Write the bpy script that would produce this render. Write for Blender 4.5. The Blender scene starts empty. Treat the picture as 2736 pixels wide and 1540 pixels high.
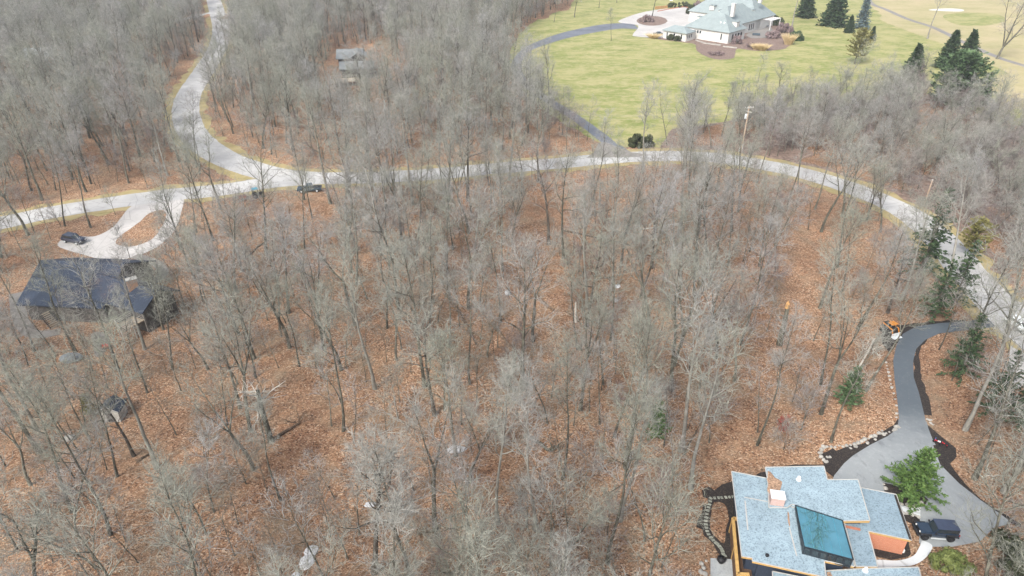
import bpy, bmesh, math, random
import numpy as np
from mathutils import Vector, Matrix, noise as mnoise

R = math.radians
PI = math.pi
scene = bpy.context.scene
COL = scene.collection

# ---------------------------------------------------------------- camera
CAM_H, PITCH, FPX, PW, PH = 64.0, R(31.0), 1822.0, 2736.0, 1540.0
cam_d = bpy.data.cameras.new("camera")
cam_d.sensor_width = 36.0
cam_d.lens = 36.0 * FPX / PW
cam_d.clip_start = 0.5
cam_d.clip_end = 6000
cam = bpy.data.objects.new("camera", cam_d)
COL.objects.link(cam)
cam.location = (0, 0, CAM_H)
cam.rotation_euler = (PI / 2 - PITCH, 0, 0)
scene.camera = cam

# ---------------------------------------------------------------- sky, sun, exposure
SUN_EL, SUN_AZ = R(44), R(215)          # behind and to the left of the camera
world = bpy.data.worlds.new("World")
scene.world = world
world.use_nodes = True
wn = world.node_tree.nodes
bg = wn["Background"]
sky = wn.new("ShaderNodeTexSky")
sky.sky_type = 'NISHITA'
sky.sun_disc = False
sky.sun_elevation = SUN_EL
sky.sun_rotation = SUN_AZ
sky.dust_density = 4.0
sky.air_density = 1.0
hs = wn.new("ShaderNodeHueSaturation")
hs.inputs['Saturation'].default_value = 0.6
world.node_tree.links.new(sky.outputs[0], hs.inputs['Color'])
world.node_tree.links.new(hs.outputs[0], bg.inputs['Color'])
bg.inputs['Strength'].default_value = 0.13
sun_d = bpy.data.lights.new("sun", 'SUN')
sun_d.energy = 1.5
sun_d.angle = R(11)
sun_d.color = (1.0, 0.985, 0.96)
sun = bpy.data.objects.new("sun", sun_d)
COL.objects.link(sun)
sv = Vector((math.sin(SUN_AZ) * math.cos(SUN_EL), math.cos(SUN_AZ) * math.cos(SUN_EL), math.sin(SUN_EL)))
sun.rotation_euler = sv.to_track_quat('Z', 'Y').to_euler()
sun.location = sv * 300
scene.view_settings.view_transform = 'Standard'
scene.view_settings.look = 'None'
scene.view_settings.gamma = 1.0
scene.view_settings.exposure = 1.27

# ---------------------------------------------------------------- photo pixel -> point in the place
cp, sp = math.cos(PITCH), math.sin(PITCH)
def G(px, py, z=0.0):
    u, v = (px - PW / 2) / FPX, (py - PH / 2) / FPX
    d = Vector((u, cp - v * sp, -sp - v * cp))
    t = (z - CAM_H) / d.z
    return Vector((d.x * t, d.y * t, z))
def to_px(p):
    x, y, z = p[0], p[1], p[2] - CAM_H
    dep = y * cp - z * sp
    if dep < 1: return None
    return (PW / 2 + FPX * x / dep, PH / 2 + FPX * (-(y * sp + z * cp)) / dep, dep)
def D(x, y): return (x * 1.0621, y * 1.0621)
def Z1(x, y): return (1800 + x / 2.752, 1140 + y / 2.752)       # zoom of the modern house
def ZR(x, y): return (2100 + x / 2.9, 740 + y / 2.9)
def Z3(x, y): return (1380 + x / 3.453, y / 3.453)
def Z4(x, y): return (2050 + x / 3.452, y / 3.452)
def Z5(x, y): return (x / 2.789, 480 + y / 2.789)
def Z6(x, y): return (20 + x / 4.265, 620 + y / 4.265)
def Z7(x, y): return (1740 + x / 5.855, y / 5.855)
def W(pts, z=0.0): return [G(p[0], p[1], z) for p in pts]

# ---------------------------------------------------------------- tagging and mesh helpers
def tag(o, label=None, cat=None, group=None, kind=None):
    if label: o["label"] = label
    if cat: o["category"] = cat
    if group: o["group"] = group
    if kind: o["kind"] = kind
    return o
def thing(name, label, cat, loc, rz=0.0, group=None):
    o = bpy.data.objects.new(name, None)
    COL.objects.link(o)
    o.empty_display_size = 0.5
    o.location = loc
    o.rotation_euler = (0, 0, rz)
    return tag(o, label, cat, group)
def copy_tree(o, parent=None):
    c = o.copy()
    COL.objects.link(c)
    c.parent = parent
    for ch in list(o.children):
        copy_tree(ch, c)
    return c
def link(name, me, mat, parent=None):
    if mat is not None and len(me.materials) == 0: me.materials.append(mat)
    o = bpy.data.objects.new(name, me)
    COL.objects.link(o)
    if parent is not None: o.parent = parent
    return o

class MB:
    def __init__(s, off=(0, 0, 0)):
        s.v, s.f, s.off = [], [], Vector(off)
    def add(s, vs, fs):
        b = len(s.v)
        s.v += [tuple(Vector(p) - s.off) for p in vs]
        s.f += [tuple(i + b for i in f) for f in fs]
    def box(s, c, size, rz=0.0, taper=1.0, m=None):
        x, y, z = size[0] / 2, size[1] / 2, size[2] / 2
        pts = []
        for zz, k in ((-z, 1.0), (z, taper)):
            for a, b in ((-x, -y), (x, -y), (x, y), (-x, y)):
                pts.append(Vector((a * k, b * k, zz)))
        M = m if m is not None else Matrix.Rotation(rz, 3, 'Z')
        s.add([M @ p + Vector(c) for p in pts], [(3, 2, 1, 0), (4, 5, 6, 7), (0, 1, 5, 4), (1, 2, 6, 5), (2, 3, 7, 6), (3, 0, 4, 7)])
    def bar(s, a, b, w, h):
        a, b = Vector(a), Vector(b)
        d = b - a
        L = d.length
        q = d.to_track_quat('X', 'Z').to_matrix()
        s.box((a + b) / 2, (L, w, h), m=q)
    def prism(s, poly, z0, z1):
        n = len(poly)
        area = sum(poly[i][0] * poly[(i + 1) % n][1] - poly[(i + 1) % n][0] * poly[i][1] for i in range(n))
        if area < 0: poly = poly[::-1]
        vs = [(p[0], p[1], z0) for p in poly] + [(p[0], p[1], z1) for p in poly]
        fs = [tuple(range(n))[::-1], tuple(range(n, 2 * n))]
        fs += [(i, (i + 1) % n, n + (i + 1) % n, n + i) for i in range(n)]
        s.add(vs, fs)
    def profile(s, prof, y0, y1, inset=0.0):
        """side outline in x-z pushed across y"""
        n = len(prof)
        vs = [(p[0], y0, p[1]) for p in prof] + [(p[0], y1, p[1]) for p in prof]
        s.add(vs, [tuple(range(n)), tuple(range(n, 2 * n))[::-1]] + [((i + 1) % n, i, n + i, n + (i + 1) % n) for i in range(n)])
    def tube(s, pts, rad, sides=6, cap=True):
        pts = [Vector(p) for p in pts]
        n = len(pts)
        if not hasattr(rad, '__len__'): rad = [rad] * n
        vs = []
        for i, p in enumerate(pts):
            t = (pts[min(i + 1, n - 1)] - pts[max(i - 1, 0)]).normalized()
            a = t.orthogonal().normalized() if abs(t.z) > 0.9 else t.cross(Vector((0, 0, 1))).normalized()
            if abs(t.z) > 0.9: a = (Vector((1, 0, 0)) - t * t.x).normalized()
            b = t.cross(a)
            for k in range(sides):
                an = 2 * PI * k / sides
                vs.append(p + (a * math.cos(an) + b * math.sin(an)) * rad[i])
        fs = [(i * sides + k, i * sides + (k + 1) % sides, (i + 1) * sides + (k + 1) % sides, (i + 1) * sides + k)
              for i in range(n - 1) for k in range(sides)]
        if cap:
            fs.append(tuple(range(sides))[::-1])
            fs.append(tuple((n - 1) * sides + k for k in range(sides)))
        s.add(vs, fs)
    def cyl(s, c, r, h, axis='Z', sides=16, r2=None):
        c = Vector(c)
        d = {'X': Vector((1, 0, 0)), 'Y': Vector((0, 1, 0)), 'Z': Vector((0, 0, 1))}[axis] * (h / 2)
        s.tube([c - d, c + d], [r, r if r2 is None else r2], sides)
    def quad(s, *p):
        s.add(p, [tuple(range(len(p)))])
    def build(s, name, mat, parent=None, smooth=False, bevel=0.0):
        me = bpy.data.meshes.new(name)
        me.from_pydata(s.v, [], s.f)
        me.validate()
        o = link(name, me, mat, parent)
        if smooth: me.shade_smooth()
        if bevel:
            m = o.modifiers.new("bevel", 'BEVEL')
            m.width = bevel
            m.segments = 2
            m.limit_method = 'ANGLE'
        return o

def catmull(pts, n=8):
    P = [Vector((p[0], p[1])) for p in pts]
    P = [P[0] * 2 - P[1]] + P + [P[-1] * 2 - P[-2]]
    out = []
    for i in range(1, len(P) - 2):
        for k in range(n):
            t = k / n
            a, b, c, d = P[i - 1], P[i], P[i + 1], P[i + 2]
            out.append(0.5 * ((2 * b) + (c - a) * t + (2 * a - 5 * b + 4 * c - d) * t * t + (3 * b - a - 3 * c + d) * t ** 3))
    out.append(P[-2])
    return out
def closed_smooth(pts, n=6):
    P = [Vector((p[0], p[1])) for p in pts]
    L = len(P)
    out = []
    for i in range(L):
        a, b, c, d = P[i - 1], P[i], P[(i + 1) % L], P[(i + 2) % L]
        for k in range(n):
            t = k / n
            out.append(0.5 * ((2 * b) + (c - a) * t + (2 * a - 5 * b + 4 * c - d) * t * t + (3 * b - a - 3 * c + d) * t ** 3))
    return out
def ragged(poly, step, amp, seed=0):
    out = []
    n = len(poly)
    for i in range(n):
        a, b = Vector((poly[i][0], poly[i][1])), Vector((poly[(i + 1) % n][0], poly[(i + 1) % n][1]))
        L = (b - a).length
        if L < 1e-4: continue
        k = max(1, int(L / step))
        nn = Vector((-(b - a).y, (b - a).x)) / L
        for j in range(k):
            p = a + (b - a) * (j / k)
            w = mnoise.noise(Vector((p.x / step / 2.3, p.y / step / 2.3, seed * 7.1))) + 0.5 * mnoise.noise(Vector((p.x / step, p.y / step, seed * 3.3 + 9)))
            out.append(p + nn * w * amp)
    return out
def inset(poly, d):
    n = len(poly)
    P = [Vector((p[0], p[1])) for p in poly]
    area = sum(P[i].x * P[(i + 1) % n].y - P[(i + 1) % n].x * P[i].y for i in range(n))
    s = 1 if area > 0 else -1
    out = []
    for i in range(n):
        e0 = (P[i] - P[i - 1]).normalized()
        e1 = (P[(i + 1) % n] - P[i]).normalized()
        n0, n1 = Vector((-e0.y, e0.x)) * s, Vector((-e1.y, e1.x)) * s
        m = n0 + n1
        if m.length < 1e-3: m = n0
        m.normalize()
        k = max(0.45, m.dot(n0))
        out.append(P[i] + m * (d / k))
    return out

SHEETS = []          # world outlines of everything paved, mown or built: trees and relief stay off these
def sheet(name, poly, z, mat, label=None, cat=None, keep=True, kind='structure'):
    poly = [(p[0], p[1]) for p in poly]
    n = len(poly)
    area = sum(poly[i][0] * poly[(i + 1) % n][1] - poly[(i + 1) % n][0] * poly[i][1] for i in range(n))
    if area < 0: poly = poly[::-1]
    me = bpy.data.meshes.new(name)
    me.from_pydata([(p[0], p[1], z) for p in poly], [], [tuple(range(n))])
    o = link(name, me, mat)
    tag(o, label, cat, kind=kind)
    if keep: SHEETS.append(np.array(poly))
    return o
def strip_poly(center, width, jitter=0.0, seed=0):
    L, Rr = [], []
    n = len(center)
    for i, p in enumerate(center):
        t = (center[min(i + 1, n - 1)] - center[max(i - 1, 0)]).normalized()
        nn = Vector((-t.y, t.x))
        w = width[i] if hasattr(width, '__len__') else width
        ja = jitter * mnoise.noise(Vector((p.x / 4, p.y / 4, seed)))
        jb = jitter * mnoise.noise(Vector((p.x / 4, p.y / 4, seed + 50)))
        L.append(p + nn * (w / 2 + ja))
        Rr.append(p - nn * (w / 2 + jb))
    return L, Rr
def strip(name, center, width, z, mat, label=None, cat=None, jitter=0.0, keep=True):
    L, Rr = strip_poly(center, width, jitter)
    n = len(L)
    me = bpy.data.meshes.new(name)
    me.from_pydata([(p.x, p.y, z) for p in L] + [(p.x, p.y, z) for p in Rr], [], [(i + 1, i, n + i, n + i + 1) for i in range(n - 1)])
    o = link(name, me, mat)
    tag(o, label, cat, kind='structure')
    if keep: SHEETS.append(np.array([(p.x, p.y) for p in L] + [(p.x, p.y) for p in Rr[::-1]]))
    return o

# ---------------------------------------------------------------- materials
def new_mat(name, rough=0.9, spec=0.3):
    m = bpy.data.materials.new(name)
    m.use_nodes = True
    b = m.node_tree.nodes["Principled BSDF"]
    b.inputs['Roughness'].default_value = rough
    b.inputs['Specular IOR Level'].default_value = spec
    return m, m.node_tree.nodes, m.node_tree.links, b
def ramp(nt, stops):
    r = nt.new("ShaderNodeValToRGB")
    e = r.color_ramp.elements
    while len(e) > 1: e.remove(e[-1])
    e[0].position, e[0].color = stops[0][0], (*stops[0][1], 1)
    for p, c in stops[1:]:
        k = e.new(p)
        k.color = (*c, 1)
    return r
def pos(nt, lk, scale=(1, 1, 1), local=False):
    mp = nt.new("ShaderNodeMapping")
    mp.inputs['Scale'].default_value = scale
    if local:
        tc = nt.new("ShaderNodeTexCoord")
        lk.new(tc.outputs['Object'], mp.inputs[0])
    else:
        g = nt.new("ShaderNodeNewGeometry")
        lk.new(g.outputs['Position'], mp.inputs[0])
    return mp.outputs[0]
def noise(nt, lk, vec, scale, detail=4, rough=0.55):
    n = nt.new("ShaderNodeTexNoise")
    n.inputs['Scale'].default_value = scale
    n.inputs['Detail'].default_value = detail
    n.inputs['Roughness'].default_value = rough
    lk.new(vec, n.inputs['Vector'])
    return n.outputs['Fac']
def mix(nt, lk, fac, a, b, mode='MIX'):
    m = nt.new("ShaderNodeMix")
    m.data_type = 'RGBA'
    m.blend_type = mode
    for s, v in ((m.inputs[0], fac), (m.inputs[6], a), (m.inputs[7], b)):
        if hasattr(v, 'is_output') or isinstance(v, bpy.types.NodeSocket): lk.new(v, s)
        elif isinstance(v, tuple): s.default_value = (*v, 1)
        else: s.default_value = v
    return m.outputs[2]
def mrange(nt, lk, v, a, b, c=0.0, d=1.0):
    m = nt.new("ShaderNodeMapRange")
    lk.new(v, m.inputs[0])
    for i, x in enumerate((a, b, c, d)): m.inputs[i + 1].default_value = x
    return m.outputs[0]
def bump(nt, lk, b, h, strength=0.4, dist=0.05):
    k = nt.new("ShaderNodeBump")
    k.inputs['Strength'].default_value = strength
    k.inputs['Distance'].default_value = dist
    lk.new(h, k.inputs['Height'])
    lk.new(k.outputs[0], b.inputs['Normal'])
def plain(name, col, rough=0.8, var=0.12, scale=2.0, spec=0.3, metal=0.0, local=False, stretch=(1, 1, 1)):
    m, nt, lk, b = new_mat(name, rough, spec)
    v = pos(nt, lk, stretch, local)
    f = noise(nt, lk, v, scale, 5, 0.6)
    lo = tuple(max(0, c * (1 - var * 2)) for c in col)
    hi = tuple(min(1, c * (1 + var * 2)) for c in col)
    r = ramp(nt, [(0.28, lo), (0.5, col), (0.72, hi)])
    lk.new(f, r.inputs[0])
    lk.new(r.outputs[0], b.inputs['Base Color'])
    b.inputs['Metallic'].default_value = metal
    return m

def mat_leaves(name, dark=1.0):
    m, nt, lk, b = new_mat(name, 0.95, 0.15)
    v = pos(nt, lk)
    vo = nt.new("ShaderNodeTexVoronoi")
    vo.inputs['Scale'].default_value = 6.2
    lk.new(v, vo.inputs['Vector'])
    sx = nt.new("ShaderNodeSeparateColor")
    lk.new(vo.outputs['Color'], sx.inputs[0])
    r = ramp(nt, [(0.0, (0.07, 0.04, 0.026)), (0.2, (0.19, 0.105, 0.06)), (0.5, (0.31, 0.175, 0.099)), (0.78, (0.39, 0.235, 0.14)), (1.0, (0.57, 0.44, 0.31))])
    lk.new(sx.outputs[0], r.inputs[0])
    big = mrange(nt, lk, noise(nt, lk, v, 0.055, 5, 0.6), 0.40, 0.66)
    c = mix(nt, lk, big, r.outputs[0], (0.64, 0.59, 0.58), 'MULTIPLY')
    n2 = mrange(nt, lk, noise(nt, lk, v, 0.16, 5, 0.7), 0.47, 0.68, 0, 0.65)
    c = mix(nt, lk, n2, c, (0.20, 0.165, 0.115))
    n3 = mrange(nt, lk, noise(nt, lk, v, 1.1, 4, 0.6), 0.53, 0.75, 0, 0.65)
    c = mix(nt, lk, n3, c, (0.13, 0.08, 0.058))
    n4 = mrange(nt, lk, noise(nt, lk, v, 0.45, 3, 0.6), 0.5, 0.8, 0, 0.5)
    c = mix(nt, lk, n4, c, (0.41, 0.255, 0.15))
    lk.new(c, b.inputs['Base Color'])
    bump(nt, lk, b, vo.outputs['Distance'], 0.7, 0.12)
    return m
def mat_lawn(name, stops, sc=0.07, streak=(1, 1.5, 1)):
    m, nt, lk, b = new_mat(name, 0.95, 0.1)
    v = pos(nt, lk, streak)
    f = noise(nt, lk, v, sc, 8, 0.72)
    r = ramp(nt, stops)
    lk.new(f, r.inputs[0])
    f2 = mrange(nt, lk, noise(nt, lk, pos(nt, lk, (1, 1.3, 1)), 0.30, 7, 0.8), 0.47, 0.66, 0, 0.85)
    c = mix(nt, lk, f2, r.outputs[0], (0.38, 0.33, 0.185))
    f3 = mrange(nt, lk, noise(nt, lk, pos(nt, lk, (1, 1.5, 1)), 0.8, 5, 0.7), 0.55, 0.8, 0, 0.5)
    c = mix(nt, lk, f3, c, (0.13, 0.15, 0.045))
    lk.new(c, b.inputs['Base Color'])
    return m
def mat_road(name, col, var=0.16, patch=(0.72, 0.70, 0.68), rough=0.85):
    m, nt, lk, b = new_mat(name, rough, 0.25)
    v = pos(nt, lk)
    f = noise(nt, lk, v, 0.12, 6, 0.65)
    r = ramp(nt, [(0.3, tuple(c * (1 - var) for c in col)), (0.52, col), (0.72, tuple(min(0.9, c * (1 + var)) for c in col))])
    lk.new(f, r.inputs[0])
    f2 = mrange(nt, lk, noise(nt, lk, v, 1.4, 5, 0.7), 0.55, 0.8, 0, 0.8)
    c = mix(nt, lk, f2, r.outputs[0], patch, 'MULTIPLY')
    vo = nt.new("ShaderNodeTexVoronoi")
    vo.feature = 'DISTANCE_TO_EDGE'
    vo.inputs['Scale'].default_value = 0.16
    lk.new(mix(nt, lk, 0.06, v, noise_col(nt, lk, v, 0.8)), vo.inputs['Vector'])
    crack = mrange(nt, lk, vo.outputs['Distance'], 0.0, 0.012, 0.55, 0)
    c = mix(nt, lk, crack, c, tuple(x * 0.45 for x in col))
    lk.new(c, b.inputs['Base Color'])
    return m
def noise_col(nt, lk, v, s):
    n = nt.new("ShaderNodeTexNoise")
    n.inputs['Scale'].default_value = s
    lk.new(v, n.inputs['Vector'])
    return n.outputs['Color']
def mat_bark(name, lo, mid, hi, spread=0.35):
    m, nt, lk, b = new_mat(name, 0.95, 0.1)
    v = pos(nt, lk, (1, 1, 0.35), True)
    f = noise(nt, lk, v, 2.2, 5, 0.7)
    r = ramp(nt, [(0.3, lo), (0.5, mid), (0.7, hi)])
    lk.new(f, r.inputs[0])
    oi = nt.new("ShaderNodeObjectInfo")
    rr = ramp(nt, [(0.0, (1 - spread, 1 - spread * 0.95, 1 - spread)), (0.35, (0.92, 0.9, 0.86)), (0.7, (1.05, 1.03, 1.0)), (1.0, (1 + spread, 1 + spread * 0.97, 1 + spread * 0.9))])
    lk.new(oi.outputs['Random'], rr.inputs[0])
    c = mix(nt, lk, 1.0, r.outputs[0], rr.outputs[0], 'MULTIPLY')
    lk.new(c, b.inputs['Base Color'])
    return m
def mat_twig(name, stops):
    m, nt, lk, b = new_mat(name, 0.9, 0.15)
    oi = nt.new("ShaderNodeObjectInfo")
    r = ramp(nt, stops)
    lk.new(oi.outputs['Random'], r.inputs[0])
    v = pos(nt, lk, (1, 1, 1), True)
    f = mrange(nt, lk, noise(nt, lk, v, 1.3, 4, 0.7), 0.32, 0.68, 0.45, 1.45)
    c = mix(nt, lk, 1.0, r.outputs[0], f, 'MULTIPLY')
    lk.new(c, b.inputs['Base Color'])
    return m
def mat_foliage(name, lo, mid, hi, scale=1.6):
    m, nt, lk, b = new_mat(name, 0.75, 0.2)
    v = pos(nt, lk, (1, 1, 1), True)
    f = noise(nt, lk, v, scale, 6, 0.75)
    r = ramp(nt, [(0.3, lo), (0.5, mid), (0.68, hi)])
    lk.new(f, r.inputs[0])
    lk.new(r.outputs[0], b.inputs['Base Color'])
    return m
def mat_speckle(name, col, dark, scale=9.0, amt=0.75, rough=0.85, big=0.25):
    m, nt, lk, b = new_mat(name, rough, 0.3)
    v = pos(nt, lk)
    f = mrange(nt, lk, noise(nt, lk, v, scale, 3, 0.6), 0.50, 0.68, 0, amt)
    g = noise(nt, lk, v, 0.5, 5, 0.6)
    r = ramp(nt, [(0.3, tuple(c * (1 - big) for c in col)), (0.55, col), (0.75, tuple(min(0.9, c * (1 + big * 0.7)) for c in col))])
    lk.new(g, r.inputs[0])
    f2 = mrange(nt, lk, noise(nt, lk, v, 3.2, 5, 0.75), 0.5, 0.7, 0, amt * 0.6)
    c = mix(nt, lk, f2, mix(nt, lk, f, r.outputs[0], dark), dark)
    lk.new(c, b.inputs['Base Color'])
    return m
def mat_brick(name, a, b_, mortar, scale=4.0):
    m, nt, lk, b = new_mat(name, 0.9, 0.2)
    v = pos(nt, lk, (1, 1, 1))
    # brick courses follow height; run along x+y
    sep = nt.new("ShaderNodeSeparateXYZ")
    lk.new(v, sep.inputs[0])
    ad = nt.new("ShaderNodeMath")
    lk.new(sep.outputs[0], ad.inputs[0])
    lk.new(sep.outputs[1], ad.inputs[1])
    cb = nt.new("ShaderNodeCombineXYZ")
    lk.new(ad.outputs[0], cb.inputs[0])
    lk.new(sep.outputs[2], cb.inputs[1])
    br = nt.new("ShaderNodeTexBrick")
    br.inputs['Color1'].default_value = (*a, 1)
    br.inputs['Color2'].default_value = (*b_, 1)
    br.inputs['Mortar'].default_value = (*mortar, 1)
    br.inputs['Scale'].default_value = scale
    lk.new(cb.outputs[0], br.inputs['Vector'])
    lk.new(br.outputs['Color'], b.inputs['Base Color'])
    return m
def mat_glass(name, col=(0.02, 0.03, 0.035), rough=0.06):
    m, nt, lk, b = new_mat(name, rough, 0.8)
    f = noise(nt, lk, pos(nt, lk), 0.6, 2)
    r = ramp(nt, [(0.3, tuple(c * 0.7 for c in col)), (0.7, tuple(c * 1.3 for c in col))])
    lk.new(f, r.inputs[0])
    lk.new(r.outputs[0], b.inputs['Base Color'])
    return m
def mat_paint(name, col, rough=0.25, coat=0.6):
    m, nt, lk, b = new_mat(name, rough, 0.5)
    f = noise(nt, lk, pos(nt, lk, (1, 1, 1), True), 3.0, 4)
    r = ramp(nt, [(0.3, tuple(c * 0.85 for c in col)), (0.7, tuple(min(1, c * 1.15) for c in col))])
    lk.new(f, r.inputs[0])
    lk.new(r.outputs[0], b.inputs['Base Color'])
    b.inputs['Coat Weight'].default_value = coat
    return m

M = {}
M['leaves'] = mat_leaves('leaf_litter')
M['brushfloor'] = plain('thicket_floor', (0.19, 0.135, 0.105), 0.95, 0.3, 0.9)
M['leafpile'] = plain('leaf_pile', (0.31, 0.20, 0.13), 0.95, 0.35, 5.0)
M['lawn'] = mat_lawn('lawn_grass', [(0.30, (0.12, 0.155, 0.04)), (0.44, (0.19, 0.215, 0.066)), (0.56, (0.285, 0.275, 0.115)), (0.72, (0.36, 0.315, 0.165))])
M['golf'] = mat_lawn('fairway_grass', [(0.30, (0.23, 0.23, 0.095)), (0.45, (0.32, 0.285, 0.15)), (0.58, (0.385, 0.32, 0.19)), (0.72, (0.43, 0.355, 0.225))], 0.03)
M['verge'] = mat_lawn('verge_grass', [(0.3, (0.21, 0.18, 0.075)), (0.5, (0.31, 0.25, 0.12)), (0.7, (0.38, 0.31, 0.17))], 0.2)
M['concrete'] = mat_road('road_concrete', (0.41, 0.405, 0.39), 0.22)
M['drive_pale'] = mat_road('drive_concrete', (0.44, 0.42, 0.395))
M['asphalt'] = mat_road('drive_asphalt', (0.135, 0.145, 0.165), 0.3, (0.7, 0.7, 0.72), 0.6)
M['court'] = mat_road('court_asphalt', (0.27, 0.275, 0.285), 0.22, (0.75, 0.75, 0.78), 0.6)
def mat_drive_court():
    """asphalt: fresh and dark along the drive, worn paler toward the court"""
    m, nt, lk, b = new_mat('drive_court_asphalt', 0.65, 0.3)
    v = pos(nt, lk)
    sep = nt.new("ShaderNodeSeparateXYZ")
    lk.new(v, sep.inputs[0])
    y0 = G(2420, 1140).y
    n1 = noise(nt, lk, v, 0.35, 6, 0.65)
    ad = nt.new("ShaderNodeMath")
    ad.operation = 'MULTIPLY_ADD'
    lk.new(n1, ad.inputs[0])
    ad.inputs[1].default_value = 7.0
    lk.new(sep.outputs[1], ad.inputs[2])
    worn = mrange(nt, lk, ad.outputs[0], y0 + 8.0, y0 - 2.0)
    c = mix(nt, lk, worn, (0.085, 0.102, 0.116), (0.255, 0.272, 0.275))
    st = mrange(nt, lk, noise(nt, lk, v, 0.9, 7, 0.75), 0.50, 0.70, 0, 0.4)
    mm = nt.new("ShaderNodeMath")
    mm.operation = 'MULTIPLY'
    lk.new(st, mm.inputs[0])
    lk.new(mrange(nt, lk, worn, 0, 1, 0.2, 1.3), mm.inputs[1])
    c = mix(nt, lk, mm.outputs[0], c, (0.36, 0.375, 0.37))
    dk = mrange(nt, lk, noise(nt, lk, pos(nt, lk, (1.4, 0.8, 1)), 0.55, 5, 0.7), 0.55, 0.72, 0, 0.55)
    c = mix(nt, lk, dk, c, (0.10, 0.105, 0.115))
    lf = mrange(nt, lk, noise(nt, lk, v, 7.0, 2, 0.5), 0.72, 0.76, 0, 0.8)
    c = mix(nt, lk, lf, c, (0.42, 0.34, 0.26))
    lk.new(c, b.inputs['Base Color'])
    return m
M['drive_court'] = mat_drive_court()
M['path_grey'] = mat_road('path_asphalt', (0.22, 0.205, 0.185), 0.15)
M['mulch'] = mat_speckle('dark_mulch', (0.018, 0.015, 0.014), (0.16, 0.12, 0.09), 6.0, 0.35)
M['bed'] = mat_speckle('bed_soil', (0.17, 0.115, 0.09), (0.32, 0.26, 0.22), 3.0, 0.6)
M['sand'] = plain('bunker_sand', (0.55, 0.53, 0.48), 0.9, 0.06)
M['paver'] = mat_speckle('paver_slabs', (0.36, 0.38, 0.38), (0.22, 0.23, 0.22), 5.0, 0.6)
M['flag'] = plain('stepping_stone', (0.25, 0.26, 0.215), 0.9, 0.25, 1.1)
M['walk'] = mat_road('walk_concrete', (0.55, 0.57, 0.57), 0.1)
M['bark'] = mat_bark('bark_grey', (0.045, 0.042, 0.034), (0.10, 0.096, 0.078), (0.225, 0.225, 0.185))
M['bark_pale'] = mat_bark('bark_pale', (0.14, 0.135, 0.12), (0.235, 0.23, 0.205), (0.33, 0.325, 0.30), 0.15)
M['bark_dark'] = mat_bark('bark_dark', (0.035, 0.03, 0.025), (0.075, 0.065, 0.055), (0.14, 0.125, 0.105), 0.2)
M['twig'] = mat_twig('twigs_grey', [(0.0, (0.21, 0.215, 0.175)), (0.25, (0.29, 0.295, 0.25)), (0.5, (0.29, 0.28, 0.265)), (0.75, (0.265, 0.275, 0.22)), (1.0, (0.31, 0.305, 0.295))])
M['twig_brush'] = mat_twig('twigs_brush', [(0.0, (0.20, 0.165, 0.15)), (0.4, (0.28, 0.26, 0.24)), (0.7, (0.31, 0.30, 0.26)), (1.0, (0.25, 0.205, 0.20))])
M['twig_thin'] = mat_twig('twigs_thin', [(0.0, (0.17, 0.155, 0.125)), (0.3, (0.25, 0.235, 0.20)), (0.6, (0.30, 0.28, 0.27)), (1.0, (0.24, 0.245, 0.195))])
M['dead'] = mat_bark('dead_wood', (0.30, 0.28, 0.25), (0.45, 0.43, 0.39), (0.62, 0.59, 0.53), 0.1)
M['log'] = mat_bark('rotting_log', (0.05, 0.035, 0.025), (0.12, 0.085, 0.06), (0.25, 0.19, 0.14), 0.35)
M['splinter'] = plain('fresh_wood', (0.50, 0.29, 0.12), 0.8, 0.2, 3)
M['stone'] = mat_speckle('boulder_stone', (0.36, 0.345, 0.31), (0.17, 0.16, 0.14), 2.5, 0.6)
M['ice'] = mat_speckle('pale_slab', (0.66, 0.67, 0.68), (0.42, 0.42, 0.42), 1.5, 0.7)
M['spruce'] = mat_foliage('spruce_needles', (0.018, 0.034, 0.016), (0.042, 0.072, 0.032), (0.085, 0.12, 0.05))
M['bluespruce'] = mat_foliage('blue_spruce_needles', (0.05, 0.085, 0.09), (0.11, 0.16, 0.17), (0.20, 0.26, 0.27))
M['hemlock'] = mat_foliage('bright_needles', (0.03, 0.06, 0.018), (0.075, 0.135, 0.035), (0.15, 0.21, 0.06))
M['pine'] = mat_foliage('pine_needles', (0.035, 0.068, 0.03), (0.08, 0.13, 0.058), (0.14, 0.19, 0.095))
M['olive'] = mat_foliage('olive_needles', (0.08, 0.08, 0.02), (0.17, 0.16, 0.05), (0.27, 0.24, 0.09))
M['yew'] = mat_foliage('yew_leaves', (0.075, 0.10, 0.03), (0.14, 0.17, 0.05), (0.23, 0.25, 0.09))
M['hedge'] = mat_foliage('hedge_leaves', (0.02, 0.028, 0.012), (0.045, 0.055, 0.025), (0.08, 0.085, 0.045))
M['redleaf'] = mat_foliage('red_leaves', (0.12, 0.02, 0.02), (0.26, 0.045, 0.04), (0.36, 0.09, 0.07))
M['straw'] = mat_foliage('straw_grass', (0.38, 0.28, 0.14), (0.55, 0.43, 0.24), (0.68, 0.56, 0.34))
M['plumtwig'] = mat_foliage('plum_twigs', (0.12, 0.085, 0.08), (0.21, 0.155, 0.15), (0.30, 0.24, 0.23))
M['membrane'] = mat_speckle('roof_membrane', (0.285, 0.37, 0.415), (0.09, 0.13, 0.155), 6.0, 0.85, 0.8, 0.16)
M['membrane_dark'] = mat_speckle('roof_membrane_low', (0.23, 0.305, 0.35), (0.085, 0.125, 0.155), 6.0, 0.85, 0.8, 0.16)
M['trim'] = plain('pale_edge_trim', (0.40, 0.39, 0.36), 0.6, 0.05)
M['wood'] = plain('honey_timber', (0.46, 0.29, 0.105), 0.6, 0.15, 3, stretch=(4, 1, 6))
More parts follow.
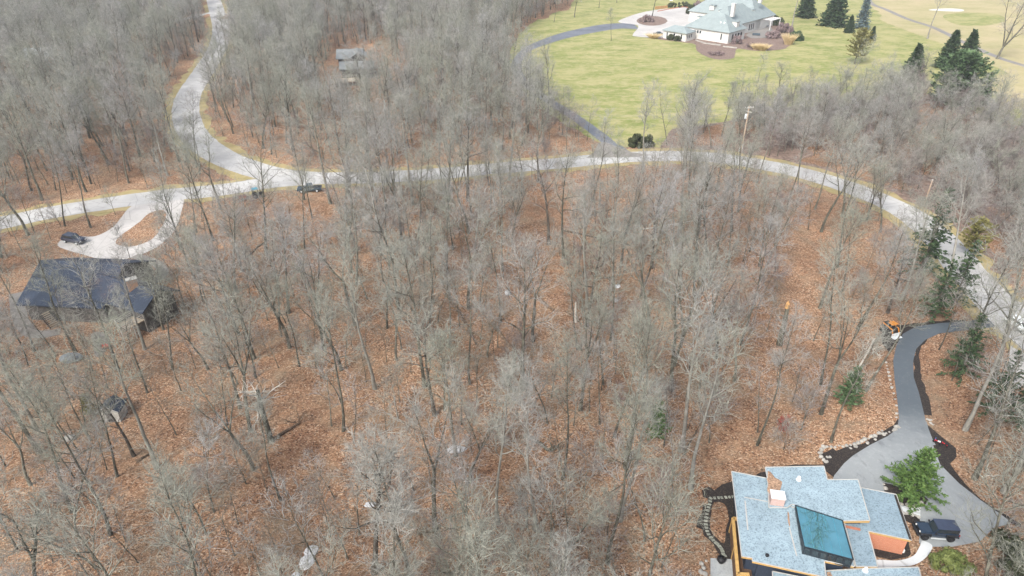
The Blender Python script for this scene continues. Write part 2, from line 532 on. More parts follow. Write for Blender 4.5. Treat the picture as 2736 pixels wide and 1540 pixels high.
M['deckwood'] = plain('brown_decking', (0.13, 0.075, 0.045), 0.8, 0.25, 2, stretch=(5, 0.6, 1))
M['navy'] = plain('navy_siding', (0.03, 0.042, 0.065), 0.6, 0.2, 4, stretch=(8, 8, 0.4))
M['frame'] = plain('dark_metal', (0.018, 0.024, 0.03), 0.45, 0.1)
M['brick'] = mat_brick('red_brick', (0.42, 0.15, 0.08), (0.50, 0.20, 0.115), (0.48, 0.30, 0.22), 5.0)
M['brick_tan'] = mat_brick('tan_brick', (0.36, 0.20, 0.12), (0.43, 0.26, 0.165), (0.42, 0.32, 0.25), 5.0)
M['brick_pale'] = mat_brick('pale_brick', (0.40, 0.26, 0.225), (0.47, 0.335, 0.30), (0.46, 0.40, 0.37), 4.0)
M['cap'] = plain('chimney_cap_metal', (0.66, 0.66, 0.655), 0.5, 0.03)
M['shingle_dark'] = mat_speckle('dark_shingles', (0.034, 0.047, 0.072), (0.015, 0.02, 0.032), 3.0, 0.6, 0.85, 0.3)
def leafy(mat, amt=0.8):
    nt, lk = mat.node_tree.nodes, mat.node_tree.links
    b = nt["Principled BSDF"]
    src = b.inputs['Base Color'].links[0].from_socket
    v = pos(nt, lk)
    a = mrange(nt, lk, noise(nt, lk, v, 0.22, 4, 0.6), 0.52, 0.68)
    f = mrange(nt, lk, noise(nt, lk, v, 3.5, 5, 0.8), 0.50, 0.62, 0, amt)
    mm = nt.new("ShaderNodeMath")
    mm.operation = 'MULTIPLY'
    lk.new(a, mm.inputs[0])
    lk.new(f, mm.inputs[1])
    lk.new(mix(nt, lk, mm.outputs[0], src, (0.24, 0.14, 0.09)), b.inputs['Base Color'])
    # shingle courses
    return mat
leafy(M['shingle_dark'], 0.55)
M['shingle_green'] = mat_speckle('green_grey_shingles', (0.235, 0.275, 0.275), (0.15, 0.18, 0.18), 2.0, 0.5, 0.9, 0.15)
M['shingle_dim'] = mat_speckle('dim_shingles', (0.20, 0.215, 0.215), (0.12, 0.13, 0.13), 2.0, 0.5, 0.9, 0.25)
M['shingle_grey'] = mat_speckle('grey_shingles', (0.40, 0.43, 0.43), (0.28, 0.30, 0.30), 2.0, 0.5, 0.9, 0.2)
M['white'] = plain('white_wall', (0.53, 0.52, 0.49), 0.8, 0.04, 0.5)
M['dark_wall'] = plain('dark_siding', (0.075, 0.07, 0.065), 0.8, 0.2, 1.5)
M['tan_deck'] = plain('tan_decking', (0.33, 0.28, 0.21), 0.85, 0.15, 2, stretch=(5, 0.7, 1))
M['grey_wood'] = plain('weathered_wood', (0.42, 0.41, 0.37), 0.85, 0.15, 2)
M['glass'] = mat_glass('window_glass')
M['skyglass'] = plain('skylight_glass', (0.24, 0.56, 0.60), 0.015, 0.08, 0.5, 0.5, 0.92)
M['rubber'] = plain('tyre_rubber', (0.012, 0.012, 0.013), 0.85, 0.1)
M['rim'] = plain('dark_alloy', (0.05, 0.05, 0.055), 0.4, 0.1, metal=0.6)
M['steel'] = plain('galvanised_steel', (0.62, 0.65, 0.65), 0.5, 0.08, metal=0.2)
M['jeepblue'] = mat_paint('deep_blue_paint', (0.016, 0.03, 0.052))
M['jeeproof'] = plain('matt_dark_roof', (0.04, 0.052, 0.085), 0.5, 0.1, local=True)
M['truckblue'] = mat_paint('slate_blue_paint', (0.035, 0.06, 0.08))
M['carwhite'] = mat_paint('white_paint', (0.78, 0.82, 0.82))
M['cardark'] = mat_paint('black_blue_paint', (0.02, 0.025, 0.045))
M['orange'] = plain('orange_machine_paint', (0.50, 0.20, 0.03), 0.4, 0.12, local=True)
M['black'] = plain('black_plastic', (0.02, 0.02, 0.022), 0.6, 0.1)
M['lamp'] = plain('lamp_lens', (0.75, 0.75, 0.72), 0.2, 0.03)
M['redlens'] = plain('red_lens', (0.35, 0.02, 0.02), 0.3, 0.03)
M['red'] = plain('red_paint', (0.55, 0.03, 0.04), 0.4, 0.1)
M['blue'] = plain('blue_plastic', (0.02, 0.16, 0.50), 0.4, 0.1)
M['tealblue'] = plain('teal_blue_tarp', (0.05, 0.25, 0.33), 0.5, 0.1)
M['rust'] = plain('rusty_red', (0.34, 0.14, 0.09), 0.8, 0.2)
M['polewood'] = plain('pole_wood', (0.42, 0.31, 0.22), 0.85, 0.15, stretch=(5, 5, 0.4))
M['wire'] = plain('bare_wire', (0.36, 0.34, 0.33), 0.5, 0.05)
M['tarp'] = plain('grey_tarp', (0.17, 0.19, 0.20), 0.7, 0.1)
M['cedar'] = plain('cedar_fence', (0.42, 0.25, 0.11), 0.8, 0.15)
# ================================================================ SETTING: roads, drives, lawns, beds
def wp(pts, z=0.0): return [Vector((p.x, p.y)) for p in W(pts, z)]
main_c = catmull(wp([D(-150, 588), D(0, 562), D(130, 535), D(300, 508), D(420, 492), D(560, 478), D(680, 460), D(800, 450), D(950, 447), D(1100, 438), D(1250, 424), D(1400, 412), D(1500, 402), D(1600, 395), D(1700, 393), D(1800, 398), D(1900, 412), D(2000, 432), D(2100, 460), D(2200, 497), D(2280, 535), D(2340, 580), D(2390, 630), D(2430, 680), D(2480, 735), D(2540, 800), D(2630, 880)]), 10)
bend_c = catmull(wp([D(525, -70), D(530, -30), D(543, 20), D(556, 70), D(548, 120), D(512, 180), D(475, 240), D(468, 290), D(488, 340), D(545, 388), D(620, 420), D(700, 441), D(800, 450)]), 12)
# mown verge beside the road, then the road itself
strip('grass_verge', main_c, 12.0, 0.02, M['verge'], jitter=2.2)
strip('grass_verge', bend_c, 12.5, 0.012, M['verge'], jitter=2.2)
strip('road', main_c, 7.6, 0.060, M['concrete'], jitter=0.25)
strip('road', bend_c, 8.2, 0.052, M['concrete'], jitter=0.25)
far1 = catmull(wp([(20, 86), (63, 79), (160, 62), (250, 47), (345, 31), (430, 16)]), 8)
far2 = catmull(wp([(150, 112), (286, 89), (365, 73), (444, 60), (508, 48), (570, 34)]), 8)
strip('back_road', far1, 5.5, 0.03, M['concrete'], jitter=0.3)
strip('back_road', far2, 5.5, 0.034, M['concrete'], jitter=0.3)
loop_i = closed_smooth(wp([(497, 22), (520, 8), (545, 12), (556, 22), (545, 33), (520, 38)]), 5)
# lawn and golf course
lawn = wp([D(1452, -60), D(1440, 12), D(1330, 62), D(1290, 110), D(1275, 160), D(1330, 250), D(1400, 296), D(1470, 340), D(1540, 368), D(1600, 372), D(1660, 372), D(1690, 325), D(1760, 318), D(1850, 300), D(1930, 272), D(2010, 275), D(2090, 262), D(2170, 262), D(2230, 240), D(2330, 235), D(2420, 262), D(2480, 300), D(2576, 320), D(2680, 330), D(2900, 220), D(3000, -60)])
sheet('lawn', ragged(lawn, 4, 1.6, 3), 0.008, M['lawn'])
golf = wp([D(2200, -60), D(2190, 10), D(2230, 60), D(2330, 95), D(2440, 130), D(2530, 185), D(2480, 215), D(2520, 260), D(2640, 300), D(2860, 215), D(3000, -60)])
sheet('golf_fairway', ragged(golf, 4, 2.5, 5), 0.020, M['golf'], keep=False)
thk = wp([(1740, 410), (1790, 320), (2050, 268), (2330, 255), (2560, 315), (2760, 350), (2780, 780), (2640, 740), (2520, 610), (2380, 540), (2180, 465), (1950, 410)])
sheet('thicket_floor', ragged(thk, 3, 2.0, 9), 0.004, M['brushfloor'], keep=False)
sheet('putting_green', closed_smooth(wp([Z4(1620, 150), Z4(1800, 120), Z4(2100, 130), Z4(2200, 190), Z4(2000, 240), Z4(1750, 230)]), 5), 0.028, M['lawn'], keep=False)
sheet('sand_bunker', closed_smooth(wp([Z4(1490, 95), Z4(1560, 84), Z4(1700, 80), Z4(1810, 92), Z4(1780, 108), Z4(1620, 104)]), 5), 0.036, M['sand'], keep=False)
strip('cart_path', catmull(wp([Z4(930, -60), Z4(955, 30), Z4(1100, 92), Z4(1300, 180), Z4(1500, 243), Z4(1650, 310), Z4(1780, 378), Z4(1950, 455), Z4(2150, 540), Z4(2380, 612), Z4(2700, 720)]), 6), 3.2, 0.044, M['path_grey'], jitter=0.2, keep=False)
# drive to the white house
drive_c = catmull(wp([D(1575, 392), D(1545, 372), D(1510, 342), D(1450, 298), D(1390, 260), D(1340, 226), D(1305, 190), D(1300, 158), D(1325, 126), D(1385, 101), D(1450, 83), D(1540, 67), D(1600, 66)]), 10)
strip('driveway', drive_c, [5.2 if i < 12 else 3.9 if i < 80 else 4.6 + (i - 80) * 0.3 for i in range(len(drive_c))], 0.044, M['asphalt'], jitter=0.15)
sheet('driveway_mouth', wp([D(1475, 398), D(1492, 386), D(1505, 362), D(1522, 358), D(1548, 368), D(1590, 384), D(1640, 391), D(1600, 396)]), 0.068, M['path_grey'])
fore = closed_smooth(wp([Z3(940, 205), Z3(1050, 150), Z3(1200, 108), Z3(1400, 80), Z3(1600, 66), Z3(1690, 120), Z3(1650, 250), Z3(1400, 290), Z3(1340, 352), Z3(1100, 338), Z3(1075, 318), Z3(1120, 238)]), 5)
sheet('forecourt', fore, 0.052, M['drive_pale'])
def ellipse(px, py, rx, ry, n=28):
    return [G(px + rx * math.cos(2 * PI * k / n), py + ry * math.sin(2 * PI * k / n)) for k in range(n)]
isl = Z3(1250, 195)
sheet('planting_island', ragged(ellipse(isl[0], isl[1], 41, 13), 1.5, 0.3), 0.075, M['bed'])
bed = closed_smooth(wp([Z7(120, 600), Z7(400, 650), Z7(560, 675), Z7(690, 700), Z7(720, 800), Z7(900, 905), Z7(1100, 935), Z7(1290, 905), Z7(1340, 770), Z7(1560, 795), Z7(1800, 800), Z7(2050, 775), Z7(2160, 720), Z7(2220, 640), Z7(2200, 420), Z7(1700, 350), Z7(1000, 500)]), 4)
sheet('garden_bed', ragged(bed, 2, 0.5, 2), 0.060, M['bed'])
sheet('garden_patio', wp([Z7(1480, 560), Z7(1640, 390), Z7(1860, 400), Z7(1900, 470), Z7(1800, 600), Z7(1560, 600)]), 0.085, M['path_grey'], keep=False)
# drive of the dark roofed house
lp = wp([Z5(960, 215), Z5(1080, 150), Z5(1350, 115), Z5(1350, 250), Z5(1300, 380), Z5(1210, 475), Z5(1090, 545), Z5(930, 595), Z5(790, 605), Z5(620, 560), Z5(430, 495), Z5(520, 425), Z5(700, 425), Z5(830, 365), Z5(900, 290)])
sheet('driveway_loop', closed_smooth(lp, 5), 0.040, M['drive_pale'])
sheet('loop_island', ragged(closed_smooth(wp([Z5(1210, 228), Z5(1110, 255), Z5(1020, 335), Z5(880, 435), Z5(868, 485), Z5(960, 502), Z5(1060, 482), Z5(1150, 432), Z5(1205, 350), Z5(1240, 262)]), 5), 1.2, 0.25), 0.050, M['leaves'])
strip('garden_path', catmull(wp([Z5(1000, 570), Z5(1090, 595), Z5(1180, 635), Z5(1215, 690), Z5(1190, 735), Z5(1130, 775)]), 6), 2.0, 0.047, M['path_grey'])
strip('garden_path', catmull(wp([Z6(100, 700), Z6(120, 900), Z6(200, 1090), Z6(300, 1160), Z6(450, 1165), Z6(600, 1140)]), 6), 2.2, 0.045, M['path_grey'], jitter=0.2)
sheet('back_patio', closed_smooth(wp([Z6(960, 1160), Z6(1120, 1150), Z6(1160, 1250), Z6(1080, 1400), Z6(1000, 1420), Z6(980, 1290)]), 4), 0.045, M['path_grey'])
# court and drive of the modern house
acc = [(2668, 846), (2585, 859), (2514, 864), (2448, 873), (2412, 893), (2395, 923), (2386, 964), (2390, 1016), (2397, 1068), (2402, 1119), (2430, 1200), (2500, 1190), (2490, 1171), (2474, 1130), (2466, 1095), (2455, 1050), (2441, 1009), (2440, 964), (2448, 933), (2472, 909), (2510, 892), (2590, 882), (2668, 874)]
drv = wp(acc)
sheet('driveway', drv, 0.048, M['drive_court'])
court = wp([(2402, 1115), (2397, 1147), (2372, 1166), (2324, 1190), (2279, 1218), (2255, 1239), (2229, 1271), (2205, 1330), (2300, 1400), (2440, 1420), (2462, 1462), (2545, 1462), (2618, 1448), (2654, 1412), (2700, 1400), (2690, 1387), (2618, 1336), (2563, 1293), (2512, 1242), (2487, 1176), (2476, 1128)])
sheet('parking_court', court, 0.040, M['drive_court'])
sheet('driveway_end', wp([(2640, 835), (2680, 845), (2740, 860), (2760, 960), (2700, 925), (2690, 1010), (2720, 1040), (2760, 1010), (2800, 830), (2700, 800)]), 0.042, M['drive_pale'])
def mulch(name, pts, z=0.030, seed=1, amp=0.35):
    sheet(name, ragged(wp(pts), 0.9, amp, seed), z, M['mulch'])
mulch('mulch_bed', [ZR(840, 560), ZR(800, 590), ZR(740, 520), ZR(735, 440), ZR(800, 380), ZR(1000, 365), ZR(1110, 345), ZR(1200, 342), ZR(1390, 330), ZR(1390, 360), ZR(1000, 400), ZR(890, 460)], 0.030, 1)
mulch('mulch_bed', [ZR(1110, 480), ZR(1040, 560), ZR(1035, 640), ZR(1060, 800), ZR(1110, 960), ZR(1130, 1075), ZR(1060, 1070), ZR(1020, 900), ZR(985, 780), ZR(980, 650), ZR(1005, 555), ZR(1075, 485)], 0.031, 2)
mulch('mulch_bed', [ZR(1085, 1140), ZR(1130, 1180), ZR(1240, 1270), ZR(1320, 1330), ZR(1330, 1400), ZR(1280, 1450), Z1(2060, 320), Z1(2150, 430), Z1(2260, 530), Z1(2420, 640), Z1(2560, 720), Z1(2550, 745), Z1(2440, 690), Z1(2240, 555), Z1(2060, 420), Z1(1940, 290), ZR(1150, 1330), ZR(1110, 1240)], 0.032, 3)
mulch('mulch_bed', [ZR(870, 1100), ZR(880, 1180), ZR(800, 1250), ZR(650, 1330), ZR(520, 1400), Z1(1260, 300), Z1(1190, 375), Z1(1120, 330), Z1(1080, 200), Z1(1180, 160), ZR(380, 1340), ZR(560, 1310), ZR(720, 1220), ZR(840, 1150)], 0.033, 4)
mulch('mulch_bed', [Z1(590, 360), Z1(690, 330), Z1(720, 296), Z1(1110, 280), Z1(1110, 400), Z1(700, 420)], 0.034, 5)
mulch('mulch_bed', [Z1(470, 390), Z1(350, 425), Z1(300, 470), Z1(255, 440), Z1(205, 470), Z1(215, 520), Z1(250, 530), Z1(255, 570), Z1(215, 580), Z1(210, 630), Z1(170, 690), Z1(165, 740), Z1(215, 760), Z1(220, 800), Z1(290, 860), Z1(330, 930), Z1(380, 980), Z1(500, 990), Z1(520, 700)], 0.035, 6, 0.25)
sheet('leaf_bank', ragged(closed_smooth(wp([Z1(290, 565), Z1(340, 558), Z1(385, 590), Z1(395, 680), Z1(385, 780), Z1(370, 860), Z1(310, 820), Z1(275, 760), Z1(270, 650)]), 5), 0.8, 0.2), 0.060, M['leaves'])
mulch('mulch_bed', [Z1(1540, 420), Z1(1600, 430), Z1(1700, 470), Z1(1820, 500), Z1(1870, 540), Z1(1840, 590), Z1(1760, 600), Z1(1660, 580), Z1(1560, 500)], 0.070, 7, 0.2)
mulch('mulch_bed', [Z1(1660, 640), Z1(1800, 660), Z1(1815, 720), Z1(1790, 820), Z1(1800, 860), Z1(1730, 960), Z1(1600, 985), Z1(1460, 950), Z1(1440, 780), Z1(1640, 700)], 0.072, 8, 0.15)
sheet('leaf_bank', ragged(wp([Z1(1690, 690), Z1(1780, 730), Z1(1810, 800), Z1(1800, 880), Z1(1745, 945), Z1(1730, 860), Z1(1740, 780)]), 0.6, 0.15), 0.082, M['leaves'])
sheet('front_walk', closed_smooth(wp([Z1(1490, 985), Z1(1640, 990), Z1(1760, 955), Z1(1810, 880), Z1(1830, 845), Z1(1900, 882), Z1(1860, 960), Z1(1770, 1020), Z1(1640, 1035), Z1(1500, 1040)]), 5), 0.100, M['walk'])
sheet('front_walk', wp([Z1(1670, 590), Z1(1812, 598), Z1(1812, 662), Z1(1690, 640)]), 0.100, M['walk'])
sheet('stone_patio', wp([Z1(270, 970), Z1(455, 980), Z1(470, 1150), Z1(270, 1150)]), 0.066, M['paver'])

# ---------------------------------------------------------------- the lie of the land
stream = np.array([(p.x, p.y) for p in catmull(wp([(720, 1640), (760, 1540), (810, 1480), (855, 1400), (1000, 1310), (1215, 1170), (1400, 1055), (1560, 900), (1620, 790), (1628, 690)]), 8)])
HOUSE_AREAS = [np.array([(p.x, p.y) for p in wp(q)]) for q in (
    [Z6(60, 560), Z6(280, 120), Z6(1100, 300), Z6(1900, 620), Z6(1900, 800), Z6(1600, 1000), Z6(1560, 1150), Z6(1200, 1200), Z6(200, 980)],
    [(860, 260), (900, 130), (1020, 125), (1060, 240)],
    [Z1(420, 330), Z1(1900, 330), Z1(1850, 1250), Z1(430, 1250)],
    [(250, 1135), (270, 1060), (340, 1060), (345, 1135)])]
samp = []
for poly in SHEETS + HOUSE_AREAS:
    n = len(poly)
    for i in range(n):
        a, b = poly[i], poly[(i + 1) % n]
        L = np.hypot(*(b - a))
        k = max(1, int(L / 1.5))
        samp.append(a + (b - a) * (np.arange(k) / k)[:, None])
samp = np.vstack(samp)
samp = samp[(np.abs(samp[:, 0]) < 420) & (samp[:, 1] < 700)]
def inside(poly, P):
    c = np.zeros(len(P), bool)
    n = len(poly)
    x, y = P[:, 0], P[:, 1]
    lo, hi = poly.min(0), poly.max(0)
    m = (x >= lo[0]) & (x <= hi[0]) & (y >= lo[1]) & (y <= hi[1])
    if not m.any(): return c
    xs, ys = x[m], y[m]
    r = np.zeros(len(xs), bool)
    for i in range(n):
        x0, y0 = poly[i]
        x1, y1 = poly[(i + 1) % n]
        if y0 == y1: continue
        k = ((y0 > ys) != (y1 > ys)) & (xs < (x1 - x0) * (ys - y0) / (y1 - y0) + x0)
        r ^= k
    c[m] = r
    return c
def free_dist(P):
    """metres to the nearest paved, mown or built edge, negative inside one"""
    P = np.asarray(P, float)
    d = np.full(len(P), 1e9)
    for i in range(0, len(P), 2000):
        q = P[i:i + 2000]
        for j in range(0, len(samp), 3000):
            s = samp[j:j + 3000]
            dd = (q[:, None, 0] - s[None, :, 0]) ** 2 + (q[:, None, 1] - s[None, :, 1]) ** 2
            d[i:i + 2000] = np.minimum(d[i:i + 2000], dd.min(1))
    d = np.sqrt(d)
    ins = np.zeros(len(P), bool)
    for poly in SHEETS + HOUSE_AREAS: ins |= inside(poly, P)
    return np.where(ins, -d, d)
def relief(P):
    P = np.asarray(P, float)
    d = free_dist(P)
    mask = np.clip((d - 1.0) / 9.0, 0, 1)
    mask = mask * mask * (3 - 2 * mask)
    x, y = P[:, 0], P[:, 1]
    h = 0.55 * np.sin(x / 17 + 1.3) * np.cos(y / 14 - 0.4) + 0.4 * np.sin(x / 8.3 - y / 11.0) + 0.22 * np.sin(x / 4.1 + y / 3.7)
    ds = np.sqrt(((x[:, None] - stream[None, :, 0]) ** 2 + (y[:, None] - stream[None, :, 1]) ** 2).min(1))
    h = h + 0.3 - 2.0 * np.exp(-(ds / 4.0) ** 2)
    return h * mask - 0.02
def axis(lo, hi, step, far):
    a = list(np.arange(lo, hi + 1e-6, step))
    left, right, s = [lo], [hi], step
    while right[-1] < far:
        s *= 1.5
        left.append(left[-1] - s)
        right.append(right[-1] + s)
    return np.array(left[1:][::-1] + a + right[1:])
gx, gy = axis(-190, 190, 1.6, 3000), axis(20, 330, 1.6, 3000)
GX, GY = np.meshgrid(gx, gy)
gp = np.stack([GX.ravel(), GY.ravel()], 1)
gz = np.full(len(gp), -0.02)
near = (np.abs(gp[:, 0]) < 400) & (gp[:, 1] > 0) & (gp[:, 1] < 700)
gz[near] = relief(gp[near])
nx, ny = len(gx), len(gy)
idx = np.arange(nx * ny).reshape(ny, nx)
quads = np.stack([idx[:-1, :-1], idx[:-1, 1:], idx[1:, 1:], idx[1:, :-1]], -1).reshape(-1, 4)
def mesh_np(name, verts, quads=None, tris=None):
    me = bpy.data.meshes.new(name)
    nq = 0 if quads is None else len(quads)
    nt = 0 if tris is None else len(tris)
    me.vertices.add(len(verts))
    me.vertices.foreach_set("co", np.asarray(verts, np.float32).ravel())
    loops, starts = [], []
    if nq: loops.append(np.asarray(quads).ravel())
    if nt: loops.append(np.asarray(tris).ravel())
    loops = np.concatenate(loops).astype(np.int32)
    me.loops.add(len(loops))
    me.loops.foreach_set("vertex_index", loops)
    st = np.concatenate([np.arange(nq) * 4, nq * 4 + np.arange(nt) * 3]).astype(np.int32)
    me.polygons.add(nq + nt)
    me.polygons.foreach_set("loop_start", st)
    me.update(calc_edges=True)
    return me
gme = mesh_np('ground', np.column_stack([gp, gz]), quads)
gme.shade_smooth()
ground = link('ground', gme, M['leaves'])
tag(ground, kind='structure')
def ground_z(x, y): return float(relief(np.array([[x, y]]))[0])

# ================================================================ TREES
def tubes_np(lines, sides):
    """lines: list of (pts Kx3, radii K) -> verts, quads"""
    V, Q, base = [], [], 0
    byk = {}
    for p, r in lines: byk.setdefault(len(p), []).append((p, r))
    ang = np.arange(sides) * 2 * PI / sides
    for k, lst in byk.items():
        P = np.array([a for a, _ in lst])
        Rr = np.array([b for _, b in lst])
        T = np.gradient(P, axis=1)
        T /= np.linalg.norm(T, axis=2, keepdims=True) + 1e-9
        ref = np.where(np.abs(T[..., 2:3]) > 0.9, np.array([1.0, 0, 0]), np.array([0, 0, 1.0]))
        A = np.cross(T, ref)
        A /= np.linalg.norm(A, axis=2, keepdims=True) + 1e-9
        B = np.cross(T, A)
        ring = P[:, :, None, :] + Rr[:, :, None, None] * (A[:, :, None, :] * np.cos(ang)[None, None, :, None] + B[:, :, None, :] * np.sin(ang)[None, None, :, None])
        m = len(lst)
        V.append(ring.reshape(-1, 3))
        id_ = base + np.arange(m * k * sides).reshape(m, k, sides)
        nx_ = np.roll(id_, -1, axis=2)
        Q.append(np.stack([id_[:, :-1], nx_[:, :-1], nx_[:, 1:], id_[:, 1:]], -1).reshape(-1, 4))
        base += m * k * sides
    return np.vstack(V), np.vstack(Q)
def norm(v): return v / (np.linalg.norm(v) + 1e-9)
def branch(rng, p, d, L, n, wig, trop):
    pts = [p]
    d = norm(d)
    s = L / (n - 1)
    for i in range(n - 1):
        d = norm(d + rng.normal(0, wig, 3) + np.array([0, 0, trop]))
        pts.append(pts[-1] + d * s)
    return np.array(pts)
def along(pts, t):
    f = t * (len(pts) - 1)
    i = min(int(f), len(pts) - 2)
    return pts[i] + (pts[i + 1] - pts[i]) * (f - i), norm(pts[i + 1] - pts[i])
def side_dir(rng, d, ang, az=None):
    a = np.cross(d, [0, 0, 1.0] if abs(d[2]) < 0.95 else [1.0, 0, 0])
    a = norm(a)
    b = np.cross(d, a)
    az = rng.uniform(0, 2 * PI) if az is None else az
    return norm(d * math.cos(ang) + (a * math.cos(az) + b * math.sin(az)) * math.sin(ang))
def make_bare(seed, H, r0, start, nprim, plen, pang, lean=0.05, fork=0, forkh=0.42, tw=1.0, wig=0.05, gnarl=0.17, n2=7, n3=4, n4=4, tiprad=0.0100):
    rng = np.random.default_rng(seed)
    trunkL, crown2, crown3, twigs = [], [], [], []
    leaders = []
    la = rng.uniform(0, 2 * PI)
    d0 = np.array([math.cos(la) * lean, math.sin(la) * lean, 1.0])
    zf = H * (forkh if fork else 0.97)
    tr = branch(rng, np.zeros(3), d0, zf, 9, wig, 0.03)
    rr = r0 * (1 - np.linspace(0, 1, 9) * (0.38 if fork else 0.9))
    rr[0] *= 1.45
    trunkL.append((tr, rr))
    tr[0, 2] -= 0.6
    if fork:
        a0 = rng.uniform(0, 2 * PI)
        for k in range(fork):
            dd = side_dir(rng, norm(tr[-1] - tr[-2]), R(rng.uniform(14, 26)), a0 + k * 2 * PI / fork)
            b = branch(rng, tr[-1] - norm(tr[-1] - tr[-2]) * 0.15, dd, H * (1 - forkh) * rng.uniform(0.8, 1.0), 8, wig * 1.5, 0.07)
            rb = rr[-1] * 0.78 * (1 - np.linspace(0, 1, 8) * 0.9)
            trunkL.append((b, rb))
            leaders.append((b, rb, 0.12))
    else:
        leaders.append((tr, rr, start))
    prims = []
    per = max(2, nprim // len(leaders))
    for b, rb, st in leaders:
        az = rng.uniform(0, 2 * PI)
        for k in range(per):
            t = st + (0.97 - st) * ((k + rng.uniform(0, 0.7)) / per)
            p, d = along(b, t)
            az += 2.4 + rng.normal(0, 0.4)
            shape = math.sin(PI * min(1, 0.28 + 0.72 * (1 - (t - st) / (1 - st)) ** 0.8)) if False else (0.45 + 0.75 * math.sin(PI * min(0.98, 0.22 + 0.68 * (t - st) / (1 - st))))
            L = plen * shape * rng.uniform(0.75, 1.2)
            an = R(pang) * rng.uniform(0.75, 1.25) * (1.15 - 0.5 * (t - st) / (1 - st))
            dd = side_dir(rng, d, an, az)
            pr = branch(rng, p, dd, L, 7, gnarl, 0.075)
            rad = min(0.5 * r0, np.interp(t, np.linspace(0, 1, len(rb)), rb) * 0.62, 0.017 * L + 0.018)
            rp = rad * (1 - np.linspace(0, 1, 7) * 0.82)
            trunkL.append((pr, rp))
            prims.append((pr, rp, L))
        p, d = along(b, 0.98)
        prims.append((b[-4:], rb[-4:], plen * 0.6))
    for pr, rp, L in prims:
        m = max(3, int(round(n2 * (0.6 + 0.5 * L / plen))))
        az = rng.uniform(0, 6)
        for k in range(m):
            t = 0.22 + 0.78 * (k + rng.uniform(0, 0.8)) / m
            t = min(t, 0.99)
            p, d = along(pr, t)
            az += 2.5
            L2 = (0.50 * L * (1.08 - 0.6 * t) + 0.5) * rng.uniform(0.7, 1.25)
            s = branch(rng, p, side_dir(rng, d, R(rng.uniform(28, 58)), az), L2, 5, gnarl, 0.07)
            r2 = min(0.042, 0.0095 * L2 + 0.014)
            crown2.append((s, r2 * (1 - np.linspace(0, 1, 5) * 0.7)))
            for j in range(n3):
                t2 = min(0.99, 0.2 + 0.8 * (j + rng.uniform(0, 0.9)) / n3)
                p3, d3 = along(s, t2)
                L3 = (0.42 * L2 * (1.1 - 0.5 * t2) + 0.35) * rng.uniform(0.7, 1.25)
                q = branch(rng, p3, side_dir(rng, d3, R(rng.uniform(25, 60))), L3, 3, gnarl * 1.2, 0.09)
                crown3.append((q, np.array([0.017, 0.014, tiprad])))
                for i in range(n4):
                    t3 = min(0.99, 0.15 + 0.85 * (i + rng.uniform(0, 0.9)) / n4)
                    p4, d4 = along(q, t3)
                    L4 = rng.uniform(0.45, 1.05) * tw
                    e = p4 + norm(side_dir(rng, d4, R(rng.uniform(20, 60))) + np.array([0, 0, 0.15])) * L4
                    twigs.append((p4, e))
    tv, tq = tubes_np(trunkL, 6)
    tme = mesh_np('trunk', tv, tq)
    tme.shade_smooth()
    v2, q2 = tubes_np(crown2, 4)
    v3, q3 = tubes_np(crown3, 3)
    A = np.array([a for a, _ in twigs])
    E = np.array([b for _, b in twigs])
    d = E - A
    u = np.cross(d, rng.normal(0, 1, d.shape))
    u /= np.linalg.norm(u, axis=1, keepdims=True) + 1e-9
    w = np.cross(d, u)
    w /= np.linalg.norm(w, axis=1, keepdims=True) + 1e-9
    rt = tiprad * 1.15
    tvv = np.stack([A + u * rt, A - u * rt * 0.5 + w * rt * 0.87, A - u * rt * 0.5 - w * rt * 0.87, E], 1).reshape(-1, 3)
    n = len(A)
    b0 = len(v2) + len(v3) + np.arange(n) * 4
    tt = np.concatenate([np.stack([b0, b0 + 1, b0 + 3], 1), np.stack([b0 + 1, b0 + 2, b0 + 3], 1), np.stack([b0 + 2, b0, b0 + 3], 1)])
    cme = mesh_np('crown', np.vstack([v2, v3, tvv]), np.vstack([q2, q3 + len(v2)]), tt)
    return tme, cme
def with_mat(me, m):
    me.materials.clear()
    me.materials.append(m)
    return me

# kinds: look, meshes
KINDS = []
def kind(name, look, cat, pair, bark, twig, h):
    KINDS.append(dict(name=name, look=look, cat=cat, trunk=with_mat(pair[0], M[bark]), crown=with_mat(pair[1], M[twig]), h=h))
for sd in (11, 12, 13, 14): kind('bare_tree', 'wide crowned bare tree', 'tree', make_bare(sd, 24, 0.30, 0.40, 14, 5.2, 47, 0.05), 'bark', 'twig', 24)
for sd in (21, 22, 23): kind('bare_tree', 'slender narrow bare tree', 'tree', make_bare(sd, 23, 0.20, 0.5, 11, 3.3, 38, 0.07, n2=6, n3=5), 'bark', 'twig', 23)
for sd in (31, 32, 33): kind('bare_tree', 'fork trunked bare tree', 'tree', make_bare(sd, 22, 0.31, 0.3, 12, 4.6, 44, 0.06, fork=2 + sd % 2, n2=6), 'bark', 'twig', 22)
for sd in (41, 42): kind('bare_tree', 'pale trunked bare tree', 'tree', make_bare(sd, 25, 0.30, 0.5, 12, 4.7, 40, 0.04, tw=1.2), 'bark_pale', 'twig', 25)
for sd in (51, 52): kind('bare_tree', 'dark crooked bare oak', 'tree', make_bare(sd, 21, 0.33, 0.36, 12, 5.4, 55, 0.08, gnarl=0.24, n2=6, n3=5, n4=4), 'bark_dark', 'twig', 21)
for sd in (61, 62): kind('young_tree', 'thin stemmed young tree', 'tree', make_bare(sd, 11, 0.10, 0.3, 8, 2.6, 42, 0.12, n2=5, n3=4, n4=4), 'bark', 'twig', 11)
